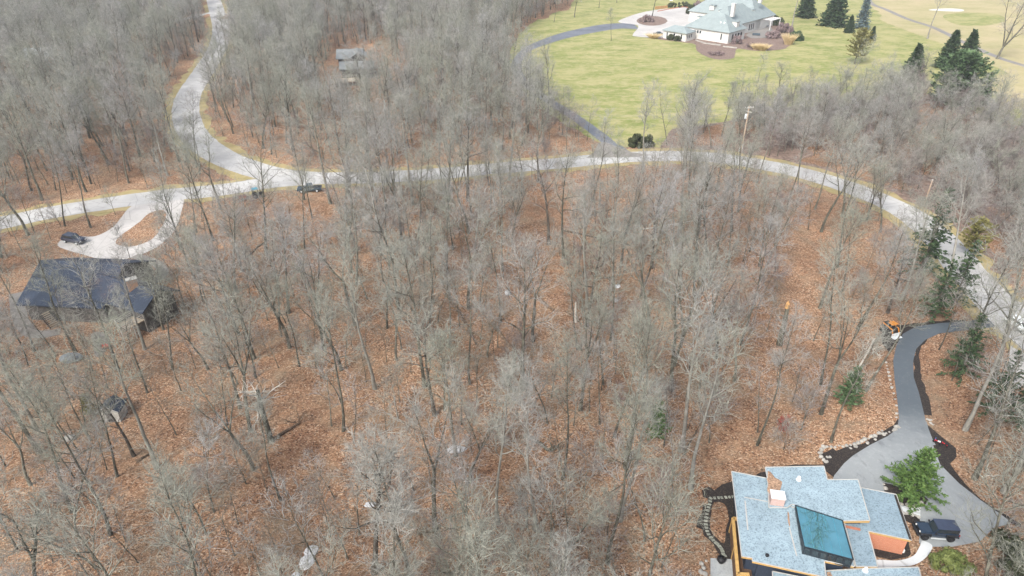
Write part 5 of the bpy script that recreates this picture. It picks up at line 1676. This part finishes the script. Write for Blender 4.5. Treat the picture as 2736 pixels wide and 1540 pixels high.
# cedar fence behind the forecourt
p, q = G(*Z7(60, 150)), G(*Z7(250, 135))
k = MB()
d = q - p
for i in range(30):
    c = d * (i / 29)
    k.box((c.x, c.y, 0.8), (0.32, 0.04, 1.6), math.atan2(d.y, d.x))
k.bar((0, 0, 1.2), (d.x, d.y, 1.2), 0.12, 0.1)
o = k.build('cedar_fence', M['cedar'], None); o.location = (p.x, p.y, 0)
tag(o, 'short orange cedar fence behind the villa forecourt', 'fence')
# kerb wall of forecourt
p = [G(*Z7(*q)) for q in ((100, 185), (300, 145), (520, 112), (620, 140))]
k = MB(p[0])
for a, b in zip(p, p[1:]): k.bar(Vector((a.x, a.y, 0.2)), Vector((b.x, b.y, 0.2)), 0.35, 0.45)
o = k.build('forecourt_wall', M['brick'], None); o.location = p[0]
tag(o, 'low brick wall around the far edge of the villa forecourt', 'wall')

# ================================================================ SMALL STRUCTURES IN THE WOOD
p = G(288, 1100)
shed = thing('garden_shed', 'small grey shed with pitched roof standing on the leaf slope', 'shed', (p.x, p.y, 0))
SO = (p.x, p.y, 0)
def ZS(x, y): return (150 + x / 7.248, 1000 + y / 7.248)
a1, a2 = G(*ZS(940, 640), 2.9), G(*ZS(1110, 400), 2.9)
gable(shed, SO, a1, a2, 1.5, 1.9, 2.9, 'grey_wood', 'shingle_dark', wall_in=0.25, z0=-0.5)
dd = (Vector((a2.x, a2.y, 0)) - Vector((a1.x, a1.y, 0))).normalized()
nn2 = Vector((-dd.y, dd.x, 0))
f0 = Vector((a1.x, a1.y, 0)) + dd * 0.22
k = MB(SO); k.bar(f0 - nn2 * 0.4 + Vector((0, 0, 0.85)), f0 + nn2 * 0.4 + Vector((0, 0, 0.85)), 0.06, 1.5); k.build('door', M['dark_wall'], shed)
k = MB(SO)
for s_ in (-1, 1): k.bar(Vector((a1.x, a1.y, 2.86)), Vector((a1.x, a1.y, 1.86)) + nn2 * 1.5 * s_, 0.07, 0.14)
k.build('barge_board', M['trim'], shed)
p = G(*ZS(1055, 875))
bt = thing('blue_tub', 'bright blue plastic tub on the ground in front of the shed', 'tub', (p.x, p.y, ground_z(p.x, p.y)))
k = MB(); k.tube([(0, 0, 0), (0, 0, 0.5), (0, 0, 0.55)], [0.30, 0.42, 0.45], 16); k.build('tub', M['blue'], bt)
k = MB(); k.cyl((0, 0, 0.53), 0.40, 0.03, sides=16); k.build('lid', M['tealblue'], bt)
# grey covered heap and stone slabs
def blob(name, px, py, sx, sy, sz, mat, label, cat, seed, sub=3, rough=0.25, group=None, sink=0.2, rz=0.0):
    p = G(px, py)
    bm_ = bmesh.new()
    bmesh.ops.create_icosphere(bm_, subdivisions=sub, radius=1.0)
    for v in bm_.verts:
        n = mnoise.noise(v.co * 1.3 + Vector((seed * 3.7, seed, 0))) + 0.5 * mnoise.noise(v.co * 3.1 + Vector((0, seed * 2.2, 5)))
        v.co = v.co * (1 + rough * n)
        v.co = Vector((v.co.x * sx, v.co.y * sy, (v.co.z + 1 - 2 * sink) * sz))
    me = bpy.data.meshes.new(name)
    bm_.to_mesh(me)
    bm_.free()
    o = link(name, me, M[mat])
    o.location = (p.x, p.y, ground_z(p.x, p.y) if abs(p.x) < 300 else 0)
    o.rotation_euler = (0, 0, rz)
    tag(o, label, cat, group)
    return o
blob('covered_heap', 190, 962, 1.6, 1.2, 0.6, 'tarp', 'grey tarpaulin covered heap behind the shed', 'tarpaulin', 3)
blob('boulder', 187, 1175, 0.8, 0.6, 0.45, 'stone', 'grey boulder lying on leaves left of the shed slope', 'boulder', 5)
blob('boulder', 1008, 671, 0.75, 0.6, 0.4, 'stone', 'pale squarish boulder in the clearing below the road', 'boulder', 6, 2)
blob('rock_slab', 1033, 806, 0.9, 0.5, 0.15, 'stone', 'flat grey slab on leaves below the pale boulder', 'rock', 8, 2)
blob('white_stone', 1357, 797, 0.55, 0.7, 0.45, 'ice', 'white stone beside the left end of the long fallen log', 'rock', 9, 2)
for i, (px, py, a, b, lab) in enumerate(((815, 1475, 0.9, 1.1, 'largest pale slab in the gully at the bottom edge'), (826, 1445, 0.8, 0.8, 'small pale slab just above the largest gully slab'), (782, 1520, 0.6, 0.9, 'lowest pale slab in the gully at the bottom edge'), (1220, 1170, 1.5, 0.8, 'wide pale slab in the gully in the lower middle wood'), (1652, 748, 0.6, 0.8, 'pale stone at the upper end of the streambed'), (1648, 790, 0.5, 0.5, 'small pale stone in the streambed behind a fallen trunk'), (985, 1315, 0.8, 0.4, 'pale slab under crossing limbs in the lower left wood'))):
    blob('pale_slab', px, py, a, b, 0.24, 'ice', lab, 'rock', 20 + i, 2, 0.3, 'pale slabs along the streambed', 0.3)
# fallen logs
def log(pxa, pya, pxb, pyb, r, mat, label, stubs=3, seed=0, za=None, zb=None):
    a, b = G(pxa, pya), G(pxb, pyb)
    a.z = ground_z(a.x, a.y) + r * 0.7 if za is None else za
    b.z = ground_z(b.x, b.y) + r * 0.7 if zb is None else zb
    r_ = random.Random(seed)
    n = 9
    pts = []
    for i in range(n):
        q = a.lerp(b, i / (n - 1))
        q += Vector((r_.gauss(0, .12), r_.gauss(0, .12), 0))
        if za is None: q.z = max(q.z, ground_z(q.x, q.y) + r * 0.5)
        pts.append(q - a)
    root = thing('fallen_log', label, 'log', a)
    k = MB(); k.tube(pts, [r * (1.1 - 0.55 * i / (n - 1)) for i in range(n)], 8); k.build('trunk', M[mat], root, smooth=True)
    if stubs:
        k = MB()
        for i in range(stubs):
            q = pts[r_.randint(3, n - 1)]
            e = q + Vector((r_.uniform(-1.5, 1.5), r_.uniform(-1.5, 1.5), r_.uniform(0.5, 1.8)))
            m_ = q.lerp(e, 0.5) + Vector((r_.gauss(0, .2), r_.gauss(0, .2), r_.gauss(0, .2)))
            k.tube([q, m_, e], [r * 0.4, r * 0.28, r * 0.08], 5)
            for j in range(3):
                f = e + Vector((r_.uniform(-1, 1), r_.uniform(-1, 1), r_.uniform(0, .8)))
                k.tube([m_.lerp(e, 0.4 + .2 * j), f], [r * 0.16, 0.012], 4)
        k.build('broken_limbs', M[mat], root)
log(1378, 752, 1478, 838, 0.36, 'log', 'long brown log lying straight on leaves in the middle of the wood', 0, 1)
log(1312, 872, 1400, 965, 0.3, 'log', 'dark rotting log below the long brown log', 2, 2)
log(1195, 800, 1275, 925, 0.3, 'log', 'pair of brown split logs left of the long brown log', 2, 3)
log(1505, 620, 1680, 655, 0.2, 'log', 'thin log lying across the wood below the road', 1, 4)
log(1180, 1432, 1115, 1425, 0.28, 'log', 'short mossy log at the bottom of the lower middle wood', 2, 5)
log(1400, 1165, 1475, 1215, 0.3, 'bark', 'grey mossy trunk fallen in the lower middle wood', 3, 6)
log(890, 615, 1000, 575, 0.16, 'log', 'dark limb lying across the slope below the pickup', 3, 7)
log(650, 705, 720, 655, 0.2, 'log', 'dark log leaning on the slope right of the dark roofed house', 2, 8)
log(370, 1248, 402, 1228, 0.2, 'log', 'short dark log beside the stout pale trunk', 0, 9)
log(1240, 1235, 1275, 1255, 0.16, 'log', 'short dark branch piece under the lower middle trees', 2, 10)
log(735, 1180, 795, 1140, 0.22, 'log', 'mossy dark log right of the white limbed snag', 3, 11)
log(1720, 610, 1900, 590, 0.14, 'dead', 'pale bare limb on the ground inside the road curve', 2, 12)
log(2620, 1275, 2680, 1278, 0.06, 'dead', 'thin white branch lying on leaves at the right edge', 1, 13)
log(1545, 590, 1640, 560, 0.16, 'log', 'brown log among red leaves just below the road', 2, 14)
log(1700, 690, 1790, 665, 0.16, 'log', 'dark log right of the streambed', 3, 15)
# broken trees
def snag(px, py, H, r, mat, label, limbs, seed, top='dead', toplen=2.5, lean=(0, 0), topmat=None):
    p = G(px, py)
    rg = np.random.default_rng(seed)
    t = thing('broken_tree', label, 'tree', (p.x, p.y, ground_z(p.x, p.y)))
    tr = branch(rg, np.array([0, 0, -0.5]), np.array([lean[0], lean[1], 1.0]), H, 8, 0.03, 0.04)
    v, q = tubes_np([(tr, r * (1.25 - np.linspace(0, 1, 8) * 0.55))], 8)
    me = mesh_np('trunk', v, q); me.shade_smooth(); link('trunk', me, M[mat], t)
    ls = []
    for i in range(limbs):
        pp, d = along(tr, rg.uniform(0.6, 0.98))
        b = branch(rg, pp, side_dir(rg, d, R(rg.uniform(50, 85))), rg.uniform(0.6, 1.2) * toplen, 6, 0.3, 0.02)
        ls.append((b, np.linspace(r * 0.36, 0.03, 6)))
        for j in range(4):
            p2, d2_ = along(b, rg.uniform(0.3, 0.95))
            ls.append((branch(rg, p2, side_dir(rg, d2_, R(55)), toplen * rg.uniform(.25, .5), 6, 0.3, 0.03), np.linspace(0.05, 0.015, 6)))
    if ls:
        v, q = tubes_np(ls, 5)
        link('limbs', mesh_np('limbs', v, q), M[top], t)
    if topmat:
        k = MB()
        e = tr[-1]
        for i in range(6):
            an = i * PI / 3
            c = Vector(e) + Vector((math.cos(an) * r * 0.4, math.sin(an) * r * 0.4, 0))
            k.tube([c - Vector((0, 0, .7)), c + Vector((0, 0, .1)), c + Vector((rg.normal(0, .1), rg.normal(0, .1), rg.uniform(.2, .8)))], [r * 0.42, r * 0.32, 0.02], 5)
        k.build('splintered_top', M[topmat], t)
    return t
snag(726, 1186, 9.5, 0.33, 'bark', 'dead tree with a head of twisted white limbs in the left wood', 10, 4, 'dead', 3.5)
snag(2082, 920, 8.2, 0.42, 'bark', 'snapped trunk with fresh orange splintered top in the right wood', 2, 5, 'bark', 1.5, topmat='splinter')
snag(2290, 985, 6.0, 0.14, 'dead', 'bleached thin dead tree left of the dark drive', 6, 6, 'dead', 2.2, (0.25, 0))
snag(1538, 852, 4.5, 0.2, 'dead', 'pale peeled stump standing above the long log', 1, 7, 'dead', 1.0)
snag(1602, 555, 6.5, 0.22, 'bark_pale', 'pale broken pole of a tree just below the concrete road', 1, 8, 'bark', 1.0)

# ================================================================ POWER POLE AND LINE
p = G(1980, 407)
pole = thing('power_pole', 'wooden power pole with crossarm and pale transformer beside the road', 'power pole', (p.x, p.y, 0))
k = MB(); k.tube([(0, 0, -0.5), (0, 0, 6), (0, 0, 12.6)], [0.2, 0.17, 0.13], 10); k.build('pole', M['polewood'], pole, smooth=True)
k = MB(); k.box((0, -0.15, 12.2), (2.7, 0.16, 0.2), R(18)); k.build('crossarm', M['grey_wood'], pole)
k = MB(); k.box((0, -0.15, 11.2), (1.9, 0.14, 0.18), R(-55)); k.build('crossarm', M['grey_wood'], pole)
k = MB(); k.cyl((-0.48, -0.1, 9.9), 0.32, 1.15, sides=16); k.cyl((-0.48, -0.1, 10.52), 0.2, 0.14, sides=12); k.build('transformer', M['steel'], pole)
for s_ in (-1.2, -0.4, 0.4, 1.2):
    k = MB(); k.tube([(s_ * math.cos(R(18)), s_ * math.sin(R(18)) - 0.15, 12.3), (s_ * math.cos(R(18)), s_ * math.sin(R(18)) - 0.15, 12.55)], [0.06, 0.04], 8); k.build('insulator', M['cap'], pole)
k = MB(); k.tube([(0.15, -0.15, 0.0), (0.15, -0.15, 2.5)], 0.07, 8); k.build('cable_guard', M['cap'], pole)
o = MB(); o.tube([(0, 0, -0.3), (0, 0, 1.9)], 0.09, 8); q = G(1974, 407)
o2 = o.build('marker_post', M['cap'], None); o2.location = (q.x, q.y, 0); tag(o2, 'white marker post just left of the power pole foot', 'post')
q2, q3 = G(2470, 545), G(935, 432)
pole2 = thing('power_pole', 'short pale pole with white cap beside the right curve of the road', 'power pole', (q2.x, q2.y, 0))
k = MB(); k.tube([(0, 0, -0.5), (0, 0, 5.8)], [0.17, 0.14], 10); k.build('pole', M['polewood'], pole2, smooth=True)
k = MB(); k.cyl((0, 0, 5.85), 0.16, 0.16, sides=10); k.build('pole_cap', M['cap'], pole2)
def wires(label, A, B, sag, offs):
    k = MB(A)
    for o_ in offs:
        pts = []
        for i in range(25):
            t = i / 24
            q = A.lerp(B, t) + Vector((o_[0], o_[1], o_[2] - 4 * sag * t * (1 - t)))
            pts.append(q)
        k.tube(pts, 0.013, 4, cap=False)
    w_ = k.build('power_line', M['wire'], None); w_.location = A
    tag(w_, label, 'power line')
P0 = Vector((p.x, p.y, 12.5))
wires('pair of wires sagging from the transformer pole right to the next pole', P0, Vector((q2.x, q2.y, 5.7)), 1.2, [(-.06, 0, 0), (.06, 0, -.3)])
wires('wires running from the transformer pole left along the road', P0, Vector((G(1500, 395).x, G(1500, 395).y - 4, 11.0)), 1.5, [(-.9, -.3, -.1), (0, 0, -1), (.9, .3, 0)])
wl0, wl1 = G(555, 345), G(925, 412)
wires('pale wires crossing the wood inside the left road bend', Vector((wl0.x, wl0.y, 4.5)), Vector((wl1.x, wl1.y, 4.5)), 0.6, [(0, 0, 0), (0, .5, .5), (.3, -.4, .2)])

# ================================================================ EVERGREENS, SHRUBS AND GARDEN PLANTS
ev = {}
ev['spruce'] = make_evergreen(101, 13, 4.3, 'cone', 0.02, 34, 12, 0.7, -0.25, 1.3)
ev['blue'] = make_evergreen(102, 13, 3.0, 'cone', 0.04, 30, 9, 0.5)
ev['bright'] = make_evergreen(103, 8.2, 3.9, 'cone', 0.06, 19, 8, 0.36, -0.2, 1.35, 0.15)
ev['pine'] = make_evergreen(104, 12, 4.6, 'egg', 0.22, 16, 7, 0.6, 0.15, 1.1, 0.2)
ev['round'] = make_evergreen(105, 13, 7.2, 'egg', 0.04, 24, 12, 0.7, 0.1, 1.1)
ev['thin'] = make_evergreen(106, 14, 3.6, 'cone', 0.12, 20, 6, 0.55, -0.3, 0.8, 0.3)
ev['sap'] = make_evergreen(107, 6.0, 1.7, 'cone', 0.06, 15, 7, 0.4, 0.1, 0.8, 0.2)
def eg(name, label, px, py, key, leaf, s=1.0, cat='conifer', group=None, bark='bark'):
    return plant_tree(name, label, cat, px, py, ev[key], bark, leaf, s, rs.uniform(0, 6), group)
def own(key):       # separate material on shared shape needs its own mesh
    return tuple(m.copy() for m in ev[key])
def eg2(name, label, px, py, key, leaf, s=1.0, cat='conifer', group=None, bark='bark'):
    pr = own(key)
    for m in pr: m.materials.clear()
    return plant_tree(name, label, cat, px, py, pr, bark, leaf, s, rs.uniform(0, 6), group)
eg2('bright_conifer', 'bright green spreading conifer in the mulch bed beside the court', 2432, 1325, 'bright', 'hemlock', 0.92)
eg2('spruce', 'tall dark green spruce at the top of the lawn', 2225, 70, 'spruce', 'spruce', 1.6, group='spruces on the lawn')
eg2('blue_spruce', 'blue grey spruce standing right of the tall dark spruce', 2302, 78, 'blue', 'bluespruce', 1.3)
eg2('spruce', 'small spruce at the foot of the blue grey spruce', 2268, 88, 'spruce', 'spruce', 0.62, group='spruces on the lawn')
eg2('spruce', 'smallest lone dark conifer on the open lawn', 2327, 108, 'spruce', 'spruce', 0.48, group='spruces on the lawn')
eg2('spruce', 'dark evergreen behind the white trunk at the top of the lawn', 2150, 47, 'spruce', 'spruce', 1.25, group='spruces on the lawn')
eg2('yellow_pine', 'olive yellow round topped pine behind a bare lawn tree', 2283, 172, 'pine', 'olive', 1.15)
eg2('spruce', 'single dark spruce at the lower right of the lawn', 2430, 228, 'spruce', 'spruce', 1.1, group='spruces on the lawn')
eg2('spruce', 'left spruce of the pair behind the large round pine', 2526, 182, 'spruce', 'spruce', 1.1, group='spruces on the lawn')
eg2('spruce', 'right spruce of the pair behind the large round pine', 2576, 182, 'spruce', 'spruce', 1.1, group='spruces on the lawn')
eg2('round_pine', 'large rounded grey green pine at the lawn edge', 2548, 286, 'round', 'pine', 1.3)
eg2('spruce', 'dark spruce right of the large rounded pine', 2622, 282, 'spruce', 'spruce', 0.6, group='spruces on the lawn')
eg2('thin_conifer', 'thin tall conifer overhanging the right bend of the road', 2462, 735, 'thin', 'spruce', 1.25, group='conifers along the right road')
eg2('yellow_pine', 'yellow green pine just right of the road bend', 2590, 690, 'pine', 'olive', 0.7)
eg2('thin_conifer', 'ragged dark conifer below the yellow green pine by the road', 2545, 815, 'thin', 'spruce', 0.9, group='conifers along the right road')
eg2('thin_conifer', 'ragged conifer left of the road end near the dark drive', 2490, 850, 'thin', 'spruce', 0.8, group='conifers along the right road')
eg2('thin_conifer', 'dark conifer among bare trees right of the narrow drive', 2560, 1010, 'thin', 'spruce', 0.8, group='conifers along the right road')
eg2('thin_conifer', 'dark conifer near the right edge above the court', 2650, 1110, 'thin', 'spruce', 0.75, group='conifers along the right road')
eg2('thin_conifer', 'dark conifer at the right edge behind the large pale trunk', 2715, 1150, 'thin', 'spruce', 0.8, group='conifers along the right road')
eg2('pine_sapling', 'small bright green pine sapling alone in the lower right wood', 1752, 1168, 'sap', 'hemlock', 1.05)
eg2('juniper', 'green juniper between leaning trunks left of the narrow drive', 2262, 1078, 'sap', 'pine', 1.15)
eg2('thin_conifer', 'yellow green small conifer left of the shed', 240, 1105, 'sap', 'olive', 0.6)
bush = {}
def bushy(name, label, cat, px, py, rx, ry, h, leaf, n=2200, lf=0.16, seed=1, group=None):
    p = G(px, py)
    t = thing(name, label, cat, (p.x, p.y, max(0, ground_z(p.x, p.y)) if p.y < 400 else 0), 0, group)
    s_, f_ = make_bush(seed, rx, ry, h, n, lf)
    link('stems', s_, M['bark'], t)
    link('foliage', f_, M[leaf], t)
    return t
bushy('yew_bush', 'rounded yellow green yew bush below the parked dark car', 'bush', 2535, 1512, 2.3, 1.7, 1.7, 'yew', 5000, 0.15, 1)
bushy('red_shrub', 'red leaved shrub on bare leaves in the right wood', 'shrub', 2092, 1150, 1.0, 1.0, 2.8, 'redleaf', 520, 0.09, 2)
bushy('evergreen_hedge', 'low rounded dark evergreen hedge beside the road junction', 'hedge', 1712, 392, 4.3, 2.6, 3.6, 'hedge', 6000, 0.28, 3)
bushy('dark_bush', 'dark green bush in the wood at the right edge below the court', 'bush', 2690, 1470, 2.2, 2.0, 1.8, 'hedge', 3000, 0.2, 4)
bushy('dark_bush', 'dark green bush at the bottom right corner', 'bush', 2722, 1540, 2.2, 2.0, 1.8, 'hedge', 3000, 0.2, 5)
bushy('yew_hedge', 'long dark yew hedge behind the villa patio', 'hedge', *Z7(1850, 390), 9.0, 4.0, 4.2, 'hedge', 4500, 0.5, 6)
bushy('round_bush', 'dark green round bush at the right end of the villa bed', 'bush', *Z7(2260, 630), 3.6, 3.2, 3.6, 'spruce', 2600, 0.4, 7)
bushy('round_bush', 'dark round bush by the left window of the villa garage', 'bush', *Z7(298, 625), 1.9, 1.9, 2.8, 'hedge', 1500, 0.3, 8)
bushy('round_bush', 'dark round bush by the right window of the villa garage', 'bush', *Z7(410, 648), 1.5, 1.5, 2.4, 'hedge', 1300, 0.3, 9)
bushy('round_bush', 'dark bush at the far corner of the villa forecourt', 'bush', *Z7(660, 220), 4.0, 3.5, 4.5, 'hedge', 2400, 0.5, 10)
bushy('clipped_hedge', 'low dark clipped hedge behind the villa forecourt', 'hedge', *Z7(450, 115), 13.0, 2.5, 2.6, 'hedge', 4000, 0.5, 11)
bushy('plum_shrub', 'purple brown bare shrub above the ornamental grass of the villa', 'shrub', *Z7(1910, 600), 4.4, 3.6, 3.0, 'plumtwig', 2400, 0.32, 12, 'bare purple shrubs of the villa garden')
bushy('plum_shrub', 'grey purple bare shrub left of the green round bush', 'shrub', *Z7(2090, 520), 5.0, 3.6, 4.6, 'plumtwig', 2600, 0.34, 13, 'bare purple shrubs of the villa garden')
bushy('plum_shrub', 'small purple shrub at the right corner of the villa', 'shrub', *Z7(1555, 750), 2.4, 2.0, 2.4, 'plumtwig', 1200, 0.3, 14, 'bare purple shrubs of the villa garden')
bushy('plum_shrub', 'brown bare shrub against the villa front corner', 'shrub', *Z7(1330, 690), 2.6, 2.2, 4.0, 'plumtwig', 1300, 0.3, 15, 'bare purple shrubs of the villa garden')
bushy('plum_shrub', 'bare shrub on the round planting island of the forecourt', 'shrub', isl[0] - 14, isl[1] + 3, 4.0, 2.6, 3.6, 'plumtwig', 1500, 0.3, 16, 'bare purple shrubs of the villa garden')
bushy('plum_shrub', 'brown shrub in the lower part of the villa garden bed', 'shrub', *Z7(1000, 860), 5.0, 3.0, 1.4, 'plumtwig', 1800, 0.3, 17, 'bare purple shrubs of the villa garden')
bushy('plum_shrub', 'large bare shrub left of the villa roof by the forecourt', 'shrub', *Z7(760, 220), 5.0, 4.0, 6.5, 'plumtwig', 2600, 0.4, 18, 'bare purple shrubs of the villa garden')
for i, (x, y, r_, h_, lab) in enumerate(((1650, 780, 2.3, 2.6, 'left straw clump of ornamental grass below the villa patio'), (1740, 790, 2.5, 2.9, 'right straw clump of ornamental grass below the villa patio'), (2140, 700, 2.8, 5.2, 'tall straw ornamental grass beside the green round bush'), (35, 600, 3.0, 2.2, 'low straw ornamental grass left of the villa garage'))):
    p = G(*Z7(x, y))
    o = link('ornamental_grass', make_grass_clump(30 + i, r_ * 1.6, h_, 700), M['straw'])
    o.location = (p.x, p.y, 0.06)
    tag(o, lab, 'grass clump', 'straw grass clumps of the villa garden')
# single bare trees on the lawn
LAWN = 'bare trees standing on the lawn'
bo = make_bare(99, 27, 0.55, 0.2, 22, 5.6, 40, 0.03, fork=5, forkh=0.16, n2=6, n3=5)
BIGOAK = dict(trunk=with_mat(bo[0], M['bark']), crown=with_mat(bo[1], M['twig']))
for px, py, k_, s_, lab in ((1742, 45, 0, 0.85, 'bare tree growing from the round planting island'), (1633, 110, 6, 0.62, 'slim bare tree beside the dark villa drive'), (1535, 47, 7, 0.8, 'forked bare tree at the left edge of the lawn top'), (1600, 22, 4, 0.8, 'bare tree standing on the upper lawn left of the forecourt'), (1648, 8, 5, 0.8, 'second bare tree on the upper lawn left of the forecourt'), (2030, 60, 8, 0.42, 'small spreading bare tree behind the villa patio hedge'), (2116, 72, 10, 1.1, 'tall white trunk right of the villa garden'), (2478, 104, 10, 1.05, 'lone pale tree beside the curved cart path'), (2664, 158, 7, 1.1, 'large forked bare tree at the right edge of the golf course'), (2268, 215, 15, 1.4, 'slim bare tree in front of the olive yellow pine'), (2025, 222, 14, 0.9, 'small thin bare tree alone on the right lawn'), (1480, 60, 4, 0.7, 'leaning bare tree where the wood meets the upper lawn'), (1945, 20, 3, 0.85, 'broad bare tree behind the villa chimneys'), (1860, -20, 1, 0.85, 'bare tree rising behind the far villa roof')):
    p = G(px, py)
    K = KINDS[k_] if 'golf' not in lab else BIGOAK
    t = thing('lawn_tree', lab, 'tree', (p.x, p.y, 0), rs.uniform(0, 6.28), LAWN)
    t.scale = (s_,) * 3
    link('trunk', K['trunk'], None, t)
    link('crown', K['crown'], None, t)
# boulders beside court and beds
rockme = []
for i in range(4):
    bm_ = bmesh.new()
    bmesh.ops.create_icosphere(bm_, subdivisions=2, radius=0.5)
    for v in bm_.verts:
        v.co *= 1 + 0.35 * mnoise.noise(v.co * 2.2 + Vector((i * 5.1, 0, 0)))
        v.co.z *= 0.7
    me = bpy.data.meshes.new('boulder')
    bm_.to_mesh(me)
    bm_.free()
    me.materials.append(M['stone'])
    rockme.append(me)
ROWS = [
    ('low boulder edging the court left of the green conifer', 'along the upper left court edge', [ZR(860, 1165), ZR(845, 1185), ZR(830, 1195), ZR(800, 1205), ZR(775, 1215), ZR(745, 1195), ZR(720, 1215), ZR(690, 1235), ZR(665, 1240), ZR(640, 1255), ZR(610, 1262), ZR(585, 1275), ZR(560, 1290), ZR(530, 1300), ZR(500, 1305), ZR(470, 1310), ZR(440, 1318), ZR(410, 1310), ZR(380, 1322), ZR(350, 1320), ZR(320, 1318), ZR(290, 1320), ZR(275, 1340), ZR(265, 1365), ZR(270, 1395), ZR(290, 1420), ZR(320, 1400), ZR(340, 1400), ZR(310, 1435), ZR(500, 1330), ZR(540, 1318), ZR(630, 1290), ZR(690, 1262), ZR(755, 1222)], 0.55),
    ('pale stone edging the narrow drive', 'down the left side of the narrow drive', [ZR(775, 665), ZR(782, 690), ZR(788, 715), ZR(792, 740), ZR(800, 770), ZR(806, 800), ZR(812, 830), ZR(820, 860), ZR(836, 905), ZR(845, 950), ZR(855, 1000), ZR(858, 1060), ZR(856, 1090)], 0.42),
    ('white rounded stone by the conifer bed', 'around the conifer mulch bed', [Z1(1545, 428), Z1(1558, 458), Z1(1675, 572), Z1(1720, 585), Z1(1765, 588), Z1(1795, 575), Z1(1818, 562), Z1(1690, 640), Z1(1720, 642), Z1(1750, 648), Z1(1780, 658), Z1(1800, 668)], 0.62),
    ('small pale stone right of the drive', 'above the round mulch bed', [ZR(1095, 1105), ZR(1115, 1112), ZR(1130, 1108), ZR(1140, 1148), ZR(1120, 1135)], 0.4),
    ('grey stone in the heap left of the patio', 'beside the grey patio', [Z1(205, 1010), Z1(220, 1040), Z1(240, 990), Z1(200, 1070), Z1(230, 1085)], 0.5)]
for look, where, pts, s0_ in ROWS:
    for i, (px, py) in enumerate(pts):
        p = G(px, py)
        o = link('boulder', rs.choice(rockme), None)
        s_ = s0_ * rs.uniform(0.5, 1.15)
        o.scale = (s_ * rs.uniform(0.9, 1.4), s_, s_)
        o.location = (p.x, p.y, max(0.0, ground_z(p.x, p.y)) + 0.14 * s_)
        o.rotation_euler = (0, 0, rs.uniform(0, 6))
        tag(o, '%s, %s in line' % (look, (['first', 'second', 'third', 'fourth', 'fifth', 'sixth', 'seventh', 'eighth', 'ninth', 'tenth', 'eleventh', 'twelfth'] + ['%dth' % j for j in range(13, 21)] + ['21st', '22nd', '23rd'] + ['%dth' % j for j in range(24, 31)] + ['31st', '32nd', '33rd', '34th'])[i]), 'boulder', 'edging stones ' + where)
# children's trikes by the round mulch bed
for px, py, m1, lab in ((2503, 1186, 'red', 'red and white tricycle lying by the round mulch bed'), (2522, 1193, 'red', 'dark red balance bike beside the tricycle')):
    p = G(px, py)
    t = thing('tricycle', lab, 'tricycle', (p.x, p.y, 0.05), R(rs.uniform(0, 180)))
    k = MB(); k.bar((-0.3, 0, 0.3), (0.35, 0, 0.5), 0.07, 0.07); k.bar((0.35, 0, 0.22), (0.33, 0, 0.72), 0.06, 0.06); k.bar((-0.3, -0.22, 0.15), (-0.3, 0.22, 0.15), 0.05, 0.05); k.bar((-0.3, 0, 0.15), (-0.3, 0, 0.35), 0.05, 0.05); k.build('frame', M[m1], t)
    k = MB(); k.box((-0.15, 0, 0.44), (0.34, 0.26, 0.08)); k.build('seat', M['cap' if px < 2510 else 'black'], t, bevel=0.02)
    k = MB(); k.bar((0.33, -0.25, 0.72), (0.33, 0.25, 0.72), 0.04, 0.04); k.build('handlebar', M['blue' if px < 2510 else 'black'], t)
    for x, y, r_ in ((0.37, 0, 0.22), (-0.3, 0.24, 0.14), (-0.3, -0.24, 0.14)):
        k = MB(); k.cyl((x, y, r_), r_, 0.06, 'Y', 14); k.build('wheel', M['rubber'], t)
# pair of conifer-like red sled by the patio of the dark roofed house
p = G(*Z6(1130, 1335))
t = thing('garden_bench', 'pinkish red bench seat on the patio below the dark roofed house', 'bench', (p.x, p.y, 0.05), R(10))
k = MB(); k.box((0, 0, 0.42), (1.3, 0.42, 0.08)); k.build('seat', M['rust'], t)
k = MB(); k.box((0, 0.22, 0.66), (1.3, 0.05, 0.4)); k.build('backrest', M['red'], t)
for x in (-0.5, 0.5):
    k = MB(); k.box((x, 0, 0.19), (0.08, 0.45, 0.38)); k.build('leg', M['black'], t)
# basketball hoop beyond the forecourt
p = G(*Z7(300, 95))
t = thing('basketball_hoop', 'basketball hoop with white backboard beyond the villa forecourt', 'hoop', (p.x, p.y, 0))
k = MB(); k.tube([(0, 0, 0), (0, 0, 3.2)], 0.1, 8); k.build('post', M['black'], t)
k = MB(); k.box((0, -0.4, 3.4), (1.8, 0.06, 1.1)); k.build('backboard', M['cap'], t)
k = MB(); k.bar((0, 0, 3.1), (0, -0.4, 3.3), 0.1, 0.1); k.build('bracket', M['black'], t)
k = MB()
ring = [(0.23 * math.cos(a * PI / 6), -0.68 + 0.23 * math.sin(a * PI / 6), 3.05) for a in range(13)]
k.tube(ring, 0.03, 5); k.build('rim', M['red'], t)

# ================================================================ AIR
m = bpy.data.materials.new('haze_air')
m.use_nodes = True
for n in list(m.node_tree.nodes):
    if n.type == 'BSDF_PRINCIPLED': m.node_tree.nodes.remove(n)
pv = m.node_tree.nodes.new("ShaderNodeVolumePrincipled")
pv.inputs['Color'].default_value = (0.92, 0.96, 1.0, 1)
pv.inputs['Density'].default_value = 0.00022
pv.inputs['Anisotropy'].default_value = 0.2
m.node_tree.links.new(pv.outputs[0], m.node_tree.nodes['Material Output'].inputs['Volume'])
k = MB(); k.box((0, 300, 34), (8200, 8200, 75))
hz = k.build('haze', m, None)
tag(hz, kind='stuff')
